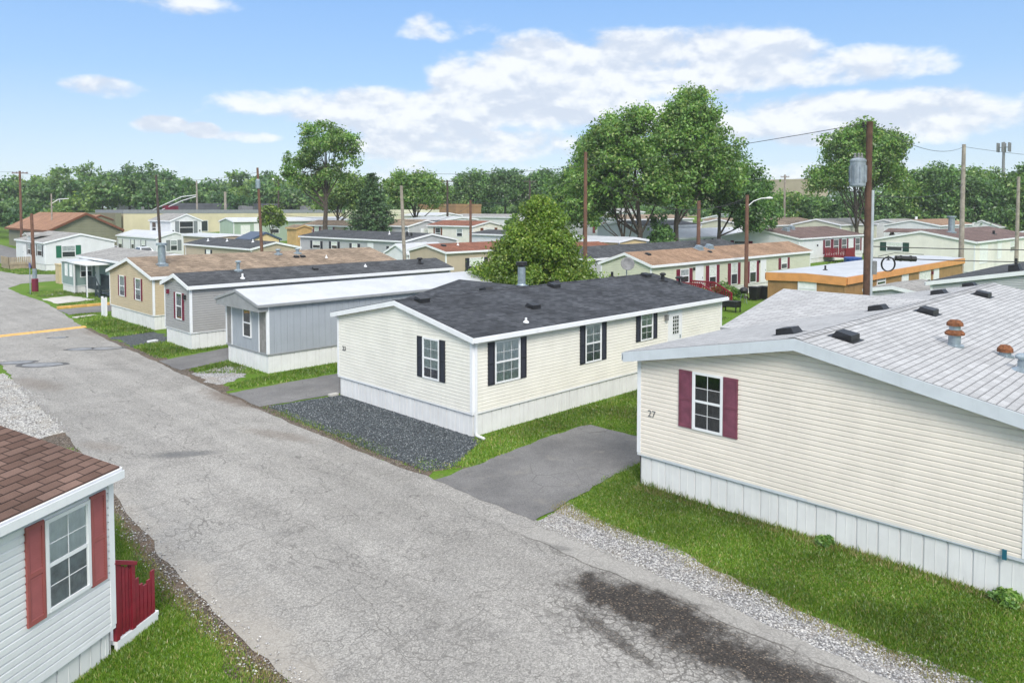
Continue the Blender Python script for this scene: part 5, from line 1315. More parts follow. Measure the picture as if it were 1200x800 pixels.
def crown_pts(env, r, nclump, cr, per):
    """env(k) -> list of (centre, radii) lobes; clumps sit near the lobes' outer shells, leaves round the clumps"""
    P, O, cl = [], [], []
    for c, rad, w in env:
        for _ in range(max(1, int(nclump * w))):
            d = r.normal(0, 1, 3); d /= np.linalg.norm(d); q = r.uniform(.35, 1) ** .5
            if d[2] < -.55: d[2] *= -.4
            cc = np.array(c) + d * np.array(rad) * q
            cl.append(cc); s = cr * r.uniform(.35, 1.4); k = int(per * (s / cr) ** 1.7 * r.uniform(.7, 1.3)) + 6
            if r.random() < .10: cc = np.array(c) + d * np.array(rad) * r.uniform(1.0, 1.14)
            g = r.normal(0, 1, (k, 3)); g /= np.linalg.norm(g, axis=1, keepdims=True); g *= (r.uniform(0, 1, (k, 1)) ** .5) * s * np.array([1, 1, .72]); loose = r.random(k) < .12; g[loose] *= 1.55
            P.append(cc + g); o = g / (np.linalg.norm(g, axis=1, keepdims=True) + 1e-9); O.append(o)
    return np.concatenate(P), np.concatenate(O), cl

def tree(name, label, x, y, env, trunks, nclump, cr, per, leaf, mat, seed, group=None, cat='tree', bark=BARK, limbs=14, z=None):
    """env: lobes (centre, radii, weight) relative to the foot; trunks: list of (points, r0, r1)"""
    r = np.random.default_rng(seed); z = gz(x, y) if z is None else z
    root = empty(name, (x, y, z), 0, label, cat, group)
    P, O, cl = crown_pts(env, r, nclump, cr, per)
    np_mesh('crown', leaf_quads(P, leaf, r, O), 4, mat, parent=root)
    mb = MB()
    for pts, r0, r1 in trunks:
        n = 9; v = [Vector(p) for p in pts]; Q = []
        for i in range(n + 1):
            f = i / n * (len(v) - 1); k = min(int(f), len(v) - 2); q = v[k].lerp(v[k + 1], f - k)
            Q.append(q + Vector((r.normal(0, .04) * (i > 0), r.normal(0, .04) * (i > 0), 0)))
        mb.tube(Q, [r0 + (r1 - r0) * (i / n) ** .8 for i in range(n + 1)], 9)
        idx = r.permutation(len(cl))[:limbs]
        for i in idx:
            c = Vector(cl[i]); f = r.uniform(.35, .95); k = min(int(f * n), n - 1); a = Q[k]
            if c.z < a.z - .5: continue
            m = a.lerp(c, .5) + Vector((0, 0, -.08 * (c - a).length)); rr = (r0 + (r1 - r0) * f) * .5
            mb.tube([a, m, c], [rr, rr * .6, rr * .2], 5, 0, False)
    mb.build('trunk', bark, root, smooth=True)
    return root

# the great tree behind the middle of the park: two main stems and shoulders to either side
tree('broadleaf_tree', 'tallest broadleaf tree, left stem of the great pair behind the sage home', 69.2, 49.3,
     [((-.3, .9, 11.0), (5.2, 5.2, 4.8), .5), ((-1.2, 2.4, 14.2), (3.4, 3.4, 3.2), .26), ((.4, .2, 17.0), (1.7, 1.7, 1.9), .09), ((-2.0, 4.2, 9.2), (3.6, 3.6, 3.8), .33), ((-2.6, 5.0, 6.4), (2.4, 2.4, 2.2), .12), ((1.8, -2.4, 9.0), (2.6, 2.6, 3.0), .15)],
     [([(0, 0, 0), (.2, -.2, 4), (.1, .1, 8), (-.3, .5, 14)], .42, .10), ([(.3, .3, .4), (-.6, 1.6, 3.6), (-1.0, 2.6, 8)], .26, .08)], 330, 1.15, 105, .19, LEAF_MID, 11)
tree('broadleaf_tree', 'tallest broadleaf tree, right stem of the great pair behind the sage home', 74.0, 47.2,
     [((0, 0, 13), (4.6, 4.6, 4.6), .5), ((1.0, -1.0, 16.6), (3.2, 3.2, 2.8), .27), ((1.2, -1.2, 19.2), (1.6, 1.6, 1.3), .07), ((2.4, -3.0, 11.2), (3.6, 3.6, 3.8), .3), ((-.8, .9, 9.0), (3.2, 3.2, 2.6), .2)],
     [([(0, 0, 0), (-.1, .1, 5), (.2, -.1, 10), (.6, -.6, 17)], .40, .08)], 340, 1.15, 105, .19, LEAF_MID, 12)
tree('broadleaf_tree', 'bushy broadleaf tree forming the right shoulder of the great tree group', 82.0, 46.4,
     [((0, 0, 9.2), (4.2, 4.2, 4.2), .5), ((1.6, -2.2, 8.0), (3.4, 3.4, 3.6), .35), ((-2, 1.5, 10.8), (3.4, 3.4, 3.6), .35), ((2.4, -3.6, 5.6), (2.6, 2.6, 2.8), .2)],
     [([(0, 0, 0), (.1, 0, 5), (0, .1, 10)], .32, .08)], 240, 1.2, 105, .20, LEAF_DEEP, 13)
tree('broadleaf_tree', 'dark broadleaf tree low on the left edge of the great tree group', 76.0, 62.6,
     [((0, 0, 8.4), (4.0, 4.0, 5.0), .5), ((1.6, -1.6, 12.4), (3.2, 3.2, 3.2), .35), ((-1.2, 1.4, 6.0), (3.2, 3.2, 3.4), .3)],
     [([(0, 0, 0), (.1, 0, 5), (0, .1, 9)], .28, .08)], 230, 1.2, 100, .20, LEAF_DEEP, 14)
tree('small_tree', 'ivy-grown lower stem clump at the foot of the great tree pair', 71.4, 47.6, [((0, 0, 3.6), (1.2, 1.2, 3.2), 1)], [([(0, 0, 0), (0, 0, 5)], .3, .2)], 34, .6, 80, .20, LEAF_DEEP, 15, limbs=4)
# round green tree behind the cream home
tree('round_tree', 'bright yellow-green rounded tree standing just behind the cream home', 31.2, 29.2,
     [((-.1, .1, 3.3), (2.9, 2.9, 2.0), .6), ((.15, -.1, 5.0), (2.2, 2.2, 1.7), .40), ((.1, -.1, 6.5), (.85, .85, 1.3), .12), ((-2.1, 2.3, 2.3), (1.6, 1.6, 1.3), .25), ((-.9, 1.1, 3.6), (1.7, 1.7, 1.5), .2), ((1.2, -1.5, 2.6), (1.7, 1.7, 1.3), .22), ((0, 0, 4), (1.6, 1.6, 2.6), .2)],
     [([(0, 0, 0), (.05, 0, 3), (0, 0, 6.2)], .16, .04)], 360, .52, 130, .085, LEAF_BRIGHT, 21)
# tall open tree with a bare trunk, left of centre
tree('tall_tree', 'tall open-crowned tree with a bare straight trunk, left of centre', 54.1, 90.0,
     [((.4, -.4, 13.4), (3.5, 3.5, 2.9), .46), ((-.6, .8, 16.0), (2.2, 2.2, 1.8), .22), ((1.6, -1.8, 15.0), (2.2, 2.2, 1.8), .22), ((-2.2, 2.8, 11.6), (2.7, 2.7, 2.1), .26), ((-1.2, 1.6, 9.4), (1.6, 1.6, 1.0), .08), ((-3.0, 3.6, 9.8), (2.0, 2.0, 1.7), .14), ((1.0, -1.2, 10.4), (2.0, 2.0, 1.5), .10)],
     [([(0, 0, 0), (.05, 0, 6), (.1, -.1, 10), (.2, -.2, 15)], .42, .08), ([(0, 0, 6.5), (-1.2, 1.4, 9.0), (-2.0, 2.6, 11.5)], .2, .05)], 130, .9, 78, .19, LEAF_MID, 31, limbs=18)
# dark spruce
def spruce(name, label, x, y, H, R, seed, mat=LEAF_FIR, base=1.6):
    r = np.random.default_rng(seed); root = empty(name, (x, y, gz(x, y)), 0, label, 'tree'); P, O = [], []
    mb = MB(); mb.tube([(0, 0, 0), (0, 0, H * .5), (0, 0, H * .97)], [.22, .13, .03], 8)
    zz = base
    while zz < H * .97:
        f = 1 - (zz - base) / (H - base); n = int(7 + 6 * f); a0 = r.uniform(0, 6.28)
        for k in range(n):
            a = a0 + k / n * 6.283 + r.normal(0, .15); L = R * (f ** .85) * r.uniform(.7, 1.12) + .15; m = int(26 * L + 8)
            t = r.uniform(.1, 1, m) ** .7; q = np.stack([np.cos(a) * L * t, np.sin(a) * L * t, zz - .28 * L * t + .10 * L * t ** 3], 1) + r.normal(0, .13, (m, 3)) * np.array([1, 1, .7]) * (.5 + t[:, None])
            P.append(q); O.append(np.tile([math.cos(a) * .5, math.sin(a) * .5, .3], (m, 1)))
            mb.tube([(0, 0, zz), (math.cos(a) * L * .9, math.sin(a) * L * .9, zz - .2 * L)], [.04, .01], 4, 0, False)
        zz += .30 + .12 * r.random()
    np_mesh('crown', leaf_quads(np.concatenate(P), .17, r, np.concatenate(O)), 4, mat, parent=root); mb.build('trunk', BARK, root)
spruce('spruce_tree', 'dark conical spruce standing right of the tall open tree', 60.0, 87.5, 10.6, 3.9, 41, base=2.6)
tree('broadleaf_tree', 'rounded broadleaf tree behind the grey pole, right of the spruce', 74.5, 96.5,
     [((0, 0, 7.4), (4.0, 4.0, 3.4), .5), ((1.4, -1.6, 8.6), (3.2, 3.2, 2.4), .3), ((-1.4, 1.6, 9.0), (2.8, 2.8, 2.0), .25)],
     [([(0, 0, 0), (0, .1, 4), (0, 0, 8)], .3, .08)], 190, 1.15, 90, .22, LEAF_MID, 42)
tree('broadleaf_tree', 'grey-green tree filling the gap behind the tall open tree and the spruce', 66.0, 106.0,
     [((0, 0, 7.2), (4.4, 4.4, 3.8), .6), ((2.2, -2.6, 7.6), (3.6, 3.6, 3.2), .4)], [([(0, 0, 0), (0, .1, 8)], .3, .08)], 150, 1.2, 85, .25, LEAF_FAR, 43)
tree('small_tree', 'small bright tree beside the slim dark pole and the red containers', 53.5, 104.0, [((0, 0, 4.6), (1.5, 1.5, 1.9), 1)], [([(0, 0, 0), (0, 0, 4)], .12, .04)], 40, .7, 70, .24, LEAF_BRIGHT, 44)
for i, (x, y, hh, w, lb, m) in enumerate(((110, 122, 12.5, 5.0, 'broad dark tree left in the clump beyond the clipped bush', LEAF_DEEP), (116, 118, 13.5, 5.0, 'grey-green tree in the middle of the clump beyond the clipped bush', LEAF_FAR),
                                          (122, 113, 13.0, 4.4, 'tall tree right in the clump beyond the clipped bush', LEAF_DEEP), (104, 126, 9.0, 4.4, 'lower tree at the left foot of the clump beyond the clipped bush', LEAF_FAR))):
    tree('broadleaf_tree', lb, x, y, [((0, 0, hh * .55), (w, w, hh * .34), .5), ((.9, -.9, hh * .78), (w * .62, w * .62, hh * .2), .3), ((-1.2, 1.4, hh * .68), (w * .6, w * .6, hh * .24), .25)], [([(0, 0, 0), (0, 0, hh * .7)], .35, .08)], 160, 1.4, 80, .28, m, 50 + i)
# tall tree at the right
k_ = 1.32
tree('tall_tree', 'tall round-headed tree on two dark stems behind the transformer pole', 111.0, 40.6,
     [((0, 0, 12.6), (4.6, 4.6, 4.2), .5), ((-1.4, 1.8, 15.4), (3.2, 3.2, 2.6), .25), ((1.9, -2.2, 15.0), (3.4, 3.4, 2.9), .28), ((.2, -.2, 17.3), (2.3, 2.3, 1.6), .12), ((-2.6, 3.3, 10.6), (2.7, 2.7, 2.6), .2), ((2.6, -3.1, 10.6), (2.5, 2.5, 2.4), .16)],
     [([(0, 0, 0), (-.3, .4, 5), (-.5, .6, 12)], .36, .08), ([(.5, -.5, 0), (.8, -.8, 6), (1.2, -1.4, 13)], .34, .08)], 260, 1.15, 90, .22, LEAF_MID, 61)
# hedge row under the sky line, right
hedge = [(122, 64, 8.0, 4.4), (125, 59.5, 8.4, 4.6), (128, 55.5, 8.2, 4.4), (131.5, 51, 8.0, 4.4), (134.5, 46.8, 9.0, 4.6), (138.5, 43.4, 11.5, 4.8), (141, 39.5, 14.2, 4.6), (143.5, 35.9, 12.8, 4.6), (145.5, 32, 10.8, 4.4), (147.5, 28, 11.0, 4.4), (149.5, 23.9, 11.8, 4.6), (151.5, 20, 12.4, 4.8), (153.4, 15.6, 12.4, 4.8), (164, 39, 13.6, 5.4), (166, 31, 14.0, 5.4), (168, 23, 14.6, 5.6), (161, 45.5, 12.6, 5.0)]
words = ['left end of the hedge row, beside the great tree group', 'second in the hedge row, under the far tan warehouse', 'third in the hedge row, under the far tan warehouse', 'fourth in the hedge row, under the right end of the far warehouse', 'behind the stems of the tall round-headed tree',
         'just right of the transformer pole', 'highest of the row between the transformer pole and the grey pole', 'just left of the tall grey pole', 'just right of the tall grey pole', 'midway between the grey pole and the thin right-hand pole', 'behind the thin right-hand pole', 'at the right edge of the hedge row', 'last in the hedge row, cut by the right edge',
         'rising behind the hedge left of the grey pole', 'rising behind the hedge right of the grey pole', 'rising behind the hedge at the far right', 'rising behind the hedge just right of the transformer pole']
for i, ((x, y, hh, w), wd) in enumerate(zip(hedge, words)):
    tree('hedge_tree', 'leafy tree ' + wd, x, y, [((0, 0, hh * .42), (w, w, hh * .40), .55), ((.4, -.4, hh * .74), (w * .7, w * .7, hh * .24), .35), ((-.8, .9, hh * .3), (w * .9, w * .9, hh * .26), .25)],
         [([(0, 0, 0), (0, 0, hh * .6)], .22, .06)], 150, 1.35, 84, .29, [LEAF_DEEP, LEAF_MID, LEAF_DEEP, LEAF_FAR][i % 4], 70 + i, 'trees of the hedge row on the right', limbs=4)
# clipped bush and small shrubs
tree('clipped_bush', 'small clipped egg-shaped green bush by the low white home', 66.2, 66.0, [((0, 0, 1.9), (1.0, 1.0, 1.6), 1)], [([(0, 0, 0), (0, 0, 1)], .08, .04)], 60, .32, 60, .15, LEAF_MID, 90, cat='bush', limbs=2, z=gz(66, 66) + 1.2)
for i, (x, y, w, hh, lb, m) in enumerate(((18.9, 71.6, .35, .5, 'small dark red shrub against the porch room skirting', LEAF_RED), (48.3, 28.6, 1.0, 1.2, 'large leafy garden plant below the maroon windows of the sage home', LEAF_MID), (50.6, 28.4, 1.1, 1.5, 'tall leafy garden plant below the maroon windows, right of the first', LEAF_MID),
                                         (52.6, 28.6, .8, 1.0, 'low garden plant beside the dark bins', LEAF_DEEP), (47.6, 27.4, .6, .6, 'low dark plant beside the orange pot', LEAF_DEEP), (15.56, 6.25, .18, .18, 'broad-leaved weed against the white skirting of the ivory home', LEAF_MID), (15.56, 3.0, .2, .2, 'trailing weed at the right end of the white skirting', LEAF_MID),
                                         (66, 26, 1.2, 2.6, 'green bush on the right side of the wood pole by the white double-wide', LEAF_BRIGHT))):
    tree('garden_plant', lb, x, y, [((0, 0, hh * .5), (w, w, hh * .5), 1)], [([(0, 0, 0), (0, 0, hh * .5)], .02, .01)], 22, w * .35, 42, .05 + .09 * w, m, 100 + i, cat='plant', limbs=5)

# the far wood: a mass of crowns, too many and too far to count
r = np.random.default_rng(5); VV = []; TM = MB()
def far_tree(x, y, hh, w, n):
    z = gz(x, y); c = []
    for k in range(int(n / 40)):
        d = r.normal(0, 1, 3); d /= np.linalg.norm(d); d[2] = abs(d[2]) * 1.15 - .35
        cc = np.array([x, y, z + hh * .55]) + d * np.array([w, w, hh * .45]) * r.uniform(.35, 1.0); g = r.normal(0, .62, (40, 3)) * np.array([1.2, 1.2, .85]); c.append(cc + g)
    C = np.concatenate(c); VV.append(leaf_quads(C, .48, r, np.tile([0, 0, .4], (len(C), 1))))
    TM.tube([(x, y, z), (x, y, z + hh * .6)], [.4, .15], 5)
for row, (d0, hm) in enumerate(((182, 9.0), (205, 11.0), (232, 13.0), (265, 14.5))):
    a = -38.0
    while a < 6 + row * 2:
        d = d0 + r.uniform(-8, 8); th = math.radians(45 - a); w = r.uniform(3.4, 5.4)
        boost = (1 if a < -14 else .72) + .30 * math.exp(-((a + 27) / 5) ** 2) + .16 * math.exp(-((a + 15) / 6) ** 2)
        hh = hm * boost * r.uniform(.72, 1.12)
        far_tree(d * math.cos(th), d * math.sin(th), hh, w, 1300 if row < 3 else 1000); a += math.degrees(w * 1.25 / d0) * r.uniform(.8, 1.25)
for (a0, a1, d0, hm) in ((27, 41, 205, 9.5), (2, 19, 185, 6.5), (3, 17, 215, 7.5), (12, 27, 400, 14), (-12, 14, 420, 12)):
    a = a0
    while a < a1:
        d = d0 + r.uniform(-10, 10); th = math.radians(45 - a); w = r.uniform(3.2, 5.2)
        far_tree(d * math.cos(th), d * math.sin(th), hm * r.uniform(.7, 1.15), w, 700); a += math.degrees(w * 1.3 / d0)
o = np_mesh('far_wood', np.concatenate(VV), 4, LEAF_FAR); o['kind'] = 'stuff'
o = TM.build('far_wood_trunks', BARK); o['kind'] = 'stuff'

# ------------------------------------------------------------------ poles and lines
def pole(label, x, y, top, mat, r0=.16, r1=.11, arm=None, lean=(0, 0), z=None, name='utility_pole', cat='utility pole'):
    z = gz(x, y) if z is None else z
    root = empty(name, (x, y, z), 0, label, cat, 'utility poles')
    mb = MB(); H = top - z; n = 6
    mb.tube([(lean[0] * i / n, lean[1] * i / n, H * i / n) for i in range(n + 1)], [r0 + (r1 - r0) * i / n for i in range(n + 1)], 12); mb.build('shaft', mat, root)
    if arm:
        ang, L, dz = arm; c, s_ = math.cos(ang), math.sin(ang); mb = MB()
        mb.bar((lean[0] - c * L / 2, lean[1] - s_ * L / 2, H - dz), (lean[0] + c * L / 2, lean[1] + s_ * L / 2, H - dz), .11, .13); mb.build('crossarm', mat, root)
        for k in (-.45, -.2, .2, .45):
            mb = MB(); mb.lathe([(.03, 0), (.06, .05), (.04, .09), (.06, .13), (0, .18)], 8, (lean[0] + c * L * k, lean[1] + s_ * L * k, H - dz + .06)); mb.build('insulator', GREYV, root)
    return root
PR = (math.sin(HEAD), -math.cos(HEAD))            # to the right as seen from the street corner
AR = math.atan2(PR[1], PR[0])
# transformer pole
p = pole('tall brown wood pole with a grey transformer and a steel conduit, right of centre', 34.9, 12.4, 10.95, POLEB, .15, .135)
mb = MB(); c = (-.48 * PR[0], -.48 * PR[1], 0)
mb.lathe([(0, 8.05), (.30, 8.06), (.33, 8.12), (.33, 9.16), (.345, 9.17), (.345, 9.24), (.25, 9.32), (0, 9.36)], 20, c)
for k in range(10):
    a = k / 10 * 6.283; mb.box(c[0] + math.cos(a) * .345 - .02, c[1] + math.sin(a) * .345 - .02, 8.25, c[0] + math.cos(a) * .345 + .02, c[1] + math.sin(a) * .345 + .02, 9.0)
tr = mb.build('transformer', plain('transformer_grey', (.27, .31, .35), .55, .3, 3, streak=.5), p)
for k in (-.14, .02, .16):
    mb = MB(); mb.lathe([(.05, 9.3), (.07, 9.38), (.04, 9.44), (.06, 9.5), (0, 9.58)], 10, (c[0] + PR[0] * k, c[1] + PR[1] * k, 0)); mb.build('bushing', GREYV, tr)
mb = MB(); mb.bar((0, 0, 8.9), c[:2] + (8.9,), .12, .08); mb.bar((0, 0, 8.3), c[:2] + (8.3,), .12, .08); mb.build('bracket', GALV, p)
mb = MB(); q = (.185 * PR[0], .185 * PR[1]); mb.tube([(q[0], q[1], 0), (q[0], q[1], 7.9)], .085, 10); mb.build('conduit', plain('grey_conduit', (.42, .46, .50), .45, .15, 2, streak=.2), p)
mb = MB(); mb.bar((-.30 * PR[0], -.30 * PR[1], 10.72), (.12 * PR[0], .12 * PR[1], 10.78), .05, .05); mb.lathe([(.02, 0), (.06, .05), (.03, .1), (.06, .15), (0, .22)], 10, (-.28 * PR[0], -.28 * PR[1], 10.74)); mb.build('insulator', BLACKV, p)
mb = MB(); mb.box(.22, -.12, 4.15, .40, .08, 4.75); mb.v = [(PR[0] * a - PR[1] * b, PR[1] * a + PR[0] * b, z) for a, b, z in mb.v]; mb.build('meter_box', GREYV, p)
# the other poles
P2 = pole('reddish wood pole rising behind the round green tree', 40.2, 33.0, 11.0, POLER, .16, .11)
P3 = pole('bleached grey wood pole between the charcoal roofs, left of the round green tree', 37.3, 49.6, 9.0, POLEG, .17, .12, lean=(-.25, .25))
P4 = pole('dark red-brown pole right of the shed, leaning a little', 33.6, 67.1, 11.0, POLER, .17, .10, lean=(-.3, .3))
mb = MB(); mb.lathe([(0, 9.0), (.2, 9.02), (.22, 9.1), (.22, 9.8), (.1, 9.95), (0, 9.97)], 14, (-.28, .28, 0)); mb.build('transformer', GALV, P4)
P5 = pole('slim dark pole behind the white home with the metal roof', 32.3, 89.3, 11.0, POLED, .17, .12, lean=(-.35, .2))
P6 = pole('short brown pole with a dark red guard at its foot, by the street', 16.3, 74.0, 6.7, POLER, .15, .12, lean=(-.1, .1))
mb = MB(); mb.lathe([(.26, 0), (.26, 1.12), (.20, 1.15), (.16, 1.15)], 14); mb.build('guard', MAROON, P6)
mb = MB(); mb.lathe([(.17, 1.15), (.17, 2.0)], 12); mb.build('steel_band', GALV, P6)
P7 = pole('tall pole with a crossarm at the far left before the woods', 25.5, 122.4, 12.4, POLER, .2, .14, (AR, 2.2, .3))
P8 = pole('far pale pole carrying two long white mast arms', 60.5, 148.1, 12.6, POLEG, .2, .15)
for dzz in (0, .8):
    mb = MB(); z = 8.6 - gz(60, 148); mb.tube([(0, 0, z + 1.0 + dzz * .3), (-3 * PR[0], -3 * PR[1], z + .1 + dzz), (-9.0 * PR[0], -9.0 * PR[1], z - 2.6 + dzz)], [.08, .08, .06], 6); mb.build('mast_arm', WHITE, P8)
pole('far short pale pole right of the mast arms', 65.8, 147.2, 10.6, POLEG, .28, .24)
P10 = pole('brown pole with a curved street lamp arm in front of the mauve roof', 55.0, 28.7, 8.2, POLER, .17, .13)
mb = MB(); z = 8.2; pts = [(0, 0, 7.25), (.5 * PR[0], .5 * PR[1], 7.7), (1.1 * PR[0], 1.1 * PR[1], 7.92), (1.5 * PR[0], 1.5 * PR[1], 7.95)]
mb.tube(pts, .035, 8); a_ = mb.build('lamp_arm', WHITE, P10)
mb = MB(); mb.lathe([(0, -.06), (.14, -.05), (.16, 0), (.1, .07), (0, .09)], 12); mb.v = [(1.75 * PR[0] + PR[0] * x * 1.9 - PR[1] * y, 1.75 * PR[1] + PR[1] * x * 1.9 + PR[0] * y, 7.95 + z_) for x, y, z_ in mb.v]; mb.build('lamp_head', WHITE, P10)
P11 = pole('short brown pole under the right side of the great tree group', 64.3, 38.6, 7.9, POLER, .2, .17)
P12 = pole('tall pale grey pole on the right, before the hedge', 72.8, 18.1, 12.6, POLEG, .24, .15)
P13 = pole('thin pale pole near the right edge', 88.4, 17.1, 10.3, POLEG, .2, .14)
P14 = pole('dark pole with a short crossarm right of the rounded tree', 77.3, 91.8, 11.7, POLED, .2, .15, (AR, 2.0, .2))
P15 = pole('dark slim pole in front of the cream home with brown shutters', 56.7, 63.3, 8.1, POLER, .16, .13)
P16 = pole('far dark pole behind the round green tree', 108.6, 103.5, 13.1, POLED, .25, .18, (AR, 2.4, .5))
P17 = pole('far tan pole before the pale warehouse', 117.8, 54.9, 12.7, POLEG, .2, .14, (AR, 1.4, .4))
P18 = pole('far lamp pole with twin heads behind the red containers', 62.0, 118.0, 12.3, POLED, .16, .12)
mb = MB()
for k in (-1, 1): mb.box(k * .55 - .4, -.2, 10.05, k * .55 + .4, .2, 10.3)
mb.box(-.9, -.05, 9.95, .9, .05, 10.05); mb.v = [(PR[0] * a - PR[1] * b, PR[1] * a + PR[0] * b, z) for a, b, z in mb.v]; mb.build('lamp_head', WHITE, P18)
P19 = pole('street lamp on a curved arm before the woods at the far left', 33.0, 138.0, 9.6, POLEG, .14, .10, name='street_lamp', cat='street lamp')
mb = MB(); mb.tube([(0, 0, 7.6), (1.2 * PR[0], 1.2 * PR[1], 8.3), (2.8 * PR[0], 2.8 * PR[1], 8.4)], .06, 6); mb.build('lamp_arm', WHITE, P19)
# phone mast far right
mt = empty('phone_mast', (235, 49, 6), 0, 'slim phone mast with antennas far behind the hedge at the right', 'phone mast')
mb = MB(); mb.tube([(0, 0, 0), (0, 0, 19)], [.5, .3], 8); mb.build('shaft', GREYV, mt)
for k in range(6):
    a = k / 6 * 6.283; mb = MB(); mb.box(-.25, -.2, 16.4, .25, .2, 18.8); mb.v = [(x + 1.5 * math.cos(a), y + 1.5 * math.sin(a), z) for x, y, z in mb.v]; mb.bar((0, 0, 17.6), (1.5 * math.cos(a), 1.5 * math.sin(a), 17.6), .12, .12); mb.build('antenna', GREYV, mt)

def wire(label, a, b, sag, rad=.016, n=18, group='overhead wires'):
    a, b = Vector(a), Vector(b); pts = []
    for i in range(n + 1):
        t = i / n; q = a.lerp(b, t); q.z -= sag * 4 * t * (1 - t); pts.append(q)
    mb = MB(); mb.tube(pts, rad, 5)
    return tag(mb.build('overhead_wire', WIRE), label, 'wire', group)
wire('wire running left from the top of the transformer pole past the great tree', (34.7, 12.6, 10.85), (52, 68, 11.2), .9)
wire('wire from the transformer pole to the tall grey pole on the right', (35, 12.3, 10.85), (72.8, 18.1, 12.4), .75)
wire('thin wire from under the transformer to the grey pole on the right', (35, 12.3, 7.7), (72.8, 18.1, 9.2), .5)
wire('wire from the grey pole out to the right edge', (72.8, 18.1, 12.4), (100, 4, 12.0), .6)
wire('sagging wire from the reddish pole to the street lamp pole', (40.2, 33, 9.6), (55.0, 28.7, 8.0), 1.7, .02)
wire('wire from the reddish pole away to the left behind the round tree', (40.2, 33, 9.5), (56.7, 63.3, 8.0), .9)
wire('wire from the street lamp pole to the short brown pole', (55, 28.7, 7.9), (64.3, 38.6, 7.7), .5)
wire('upper service cable over the plywood home to the right', (35.1, 12.3, 5.4), (44.5, 2.0, 5.35), .12, .022)
wire('lower service cable over the plywood home to the right', (35.1, 12.3, 4.9), (44.5, 2.0, 4.72), .10, .022)
wire('wire along the woods from the slim dark pole to the red-brown pole', (32.0, 89.5, 10.7), (33.4, 67.3, 10.6), .5)
wire('long wire along the woods behind the slim dark pole to the left', (32.0, 89.5, 10.7), (25.5, 122.4, 12.2), .7)
wire('wire over the black roofs from the grey pole to the red-brown pole', (37.1, 49.8, 6.6), (33.4, 67.3, 6.9), .5)
wire('wire from the bleached grey pole to the dark slim pole', (37.1, 49.8, 6.2), (56.7, 63.3, 7.6), .8)
wire('wire leaving the far left crossarm pole out of the frame', (25.5, 122.4, 12.3), (5, 130, 13.2), .5)
wire('wire across the homes to the pale mast arm pole', (32.2, 89.3, 9.6), (60.5, 148.1, 10.8), 1.0)
# coil of spare cable with its splice case on the service cable
cc = empty('cable_coil', (35.6, 11.75, 4.75), 0, 'black coil of spare cable with a splice case hanging by the transformer pole', 'cable coil')
mb = MB()
for k in range(3):
    pts = [(PR[0] * (.30 * math.cos(a) + .02 * k), PR[1] * (.30 * math.cos(a) + .02 * k), -.15 + .32 * math.sin(a)) for a in [i / 24 * 6.283 for i in range(25)]]
    mb.tube(pts, .022, 5, 0, False)
mb.build('coil', BLACKP, cc)
mb = MB(); mb.tube([(PR[0] * .35, PR[1] * .35, .12), (PR[0] * 1.25, PR[1] * 1.25, .08)], .12, 10); mb.tube([(PR[0] * .55, PR[1] * .55, .115), (PR[0] * .6, PR[1] * .6, .11)], .14, 10); mb.tube([(PR[0] * 1.0, PR[1] * 1.0, .1), (PR[0] * 1.05, PR[1] * 1.05, .1)], .14, 10); mb.build('splice_case', BLACKP, cc)
mb = MB(); mb.tube([(-.35, .3, .2), (PR[0] * .3, PR[1] * .3, .35), (PR[0] * 1.6, PR[1] * 1.6, .28)], .015, 5); mb.build('strand', WIRE, cc)

# ------------------------------------------------------------------ cars
def car(label, x, y, rz, paint, z=None):
    z = gz(x, y) if z is None else z
    root = empty('parked_car', (x, y, z), rz, label, 'car', 'parked cars')
    prof = [(-2.15, .35), (-2.2, .62), (-2.1, .82), (-1.65, .92), (-1.15, 1.36), (.35, 1.42), (.95, 1.0), (1.85, .86), (2.15, .68), (2.18, .38), (1.75, .26), (-1.7, .26)]
    mb = MB(); w = .86
    def pt(i, sgn):
        a, z_ = prof[i]; k = .72 if z_ > 1.2 else (.93 if z_ > .95 else 1.0); return (a, sgn * w * k, z_)
    n = len(prof)
    for i in range(n):
        j = (i + 1) % n; mb.face([pt(i, -1), pt(i, 1), pt(j, 1), pt(j, -1)])
    mb.face([pt(i, -1) for i in range(n)]); mb.face([pt(i, 1) for i in range(n - 1, -1, -1)])
    mb.build('body', paint, root)
    g = MB()
    for s_ in (-1, 1): q = [(-1.45, s_ * .82, .97), (.75, s_ * .82, 1.02), (.28, s_ * .66, 1.37), (-1.08, s_ * .66, 1.33)]; g.face(q if s_ < 0 else q[::-1])
    g.face([(.97, -.72, 1.02), (.97, .72, 1.02), (.42, .60, 1.40), (.42, -.60, 1.40)]); g.face([(-1.62, .70, .96), (-1.62, -.70, .96), (-1.2, -.58, 1.34), (-1.2, .58, 1.34)])
    g.build('window', DARKGLASS, root)
    for a in (-1.35, 1.35):
        for s_ in (-1, 1):
            m = MB(); m.tube([(a, s_ * .70, .32), (a, s_ * .90, .32)], .32, 16); wl = m.build('wheel', RUBBER, root)
            m = MB(); m.tube([(a, s_ * .895, .32), (a, s_ * .91, .32)], .19, 12); m.build('rim', GALV, wl)
    for s_ in (-.6, .6):
        m = MB(); m.box(2.10, s_ - .2, .62, 2.19, s_ + .2, .76); m.build('headlight', WHITE, root)
    for s_ in (-.65, .65):
        m = MB(); m.box(-2.22, s_ - .15, .66, -2.15, s_ + .15, .80); m.build('tail_light', REDSH, root)
    return root
car('white parked car beside the white home with green shutters', 34.2, 114.6, HP + .2, CARW, gz(34, 114) + .6)
car('second white parked car, nearer the white metal roofed home', 36.8, 108.6, HP, CARW, .5)
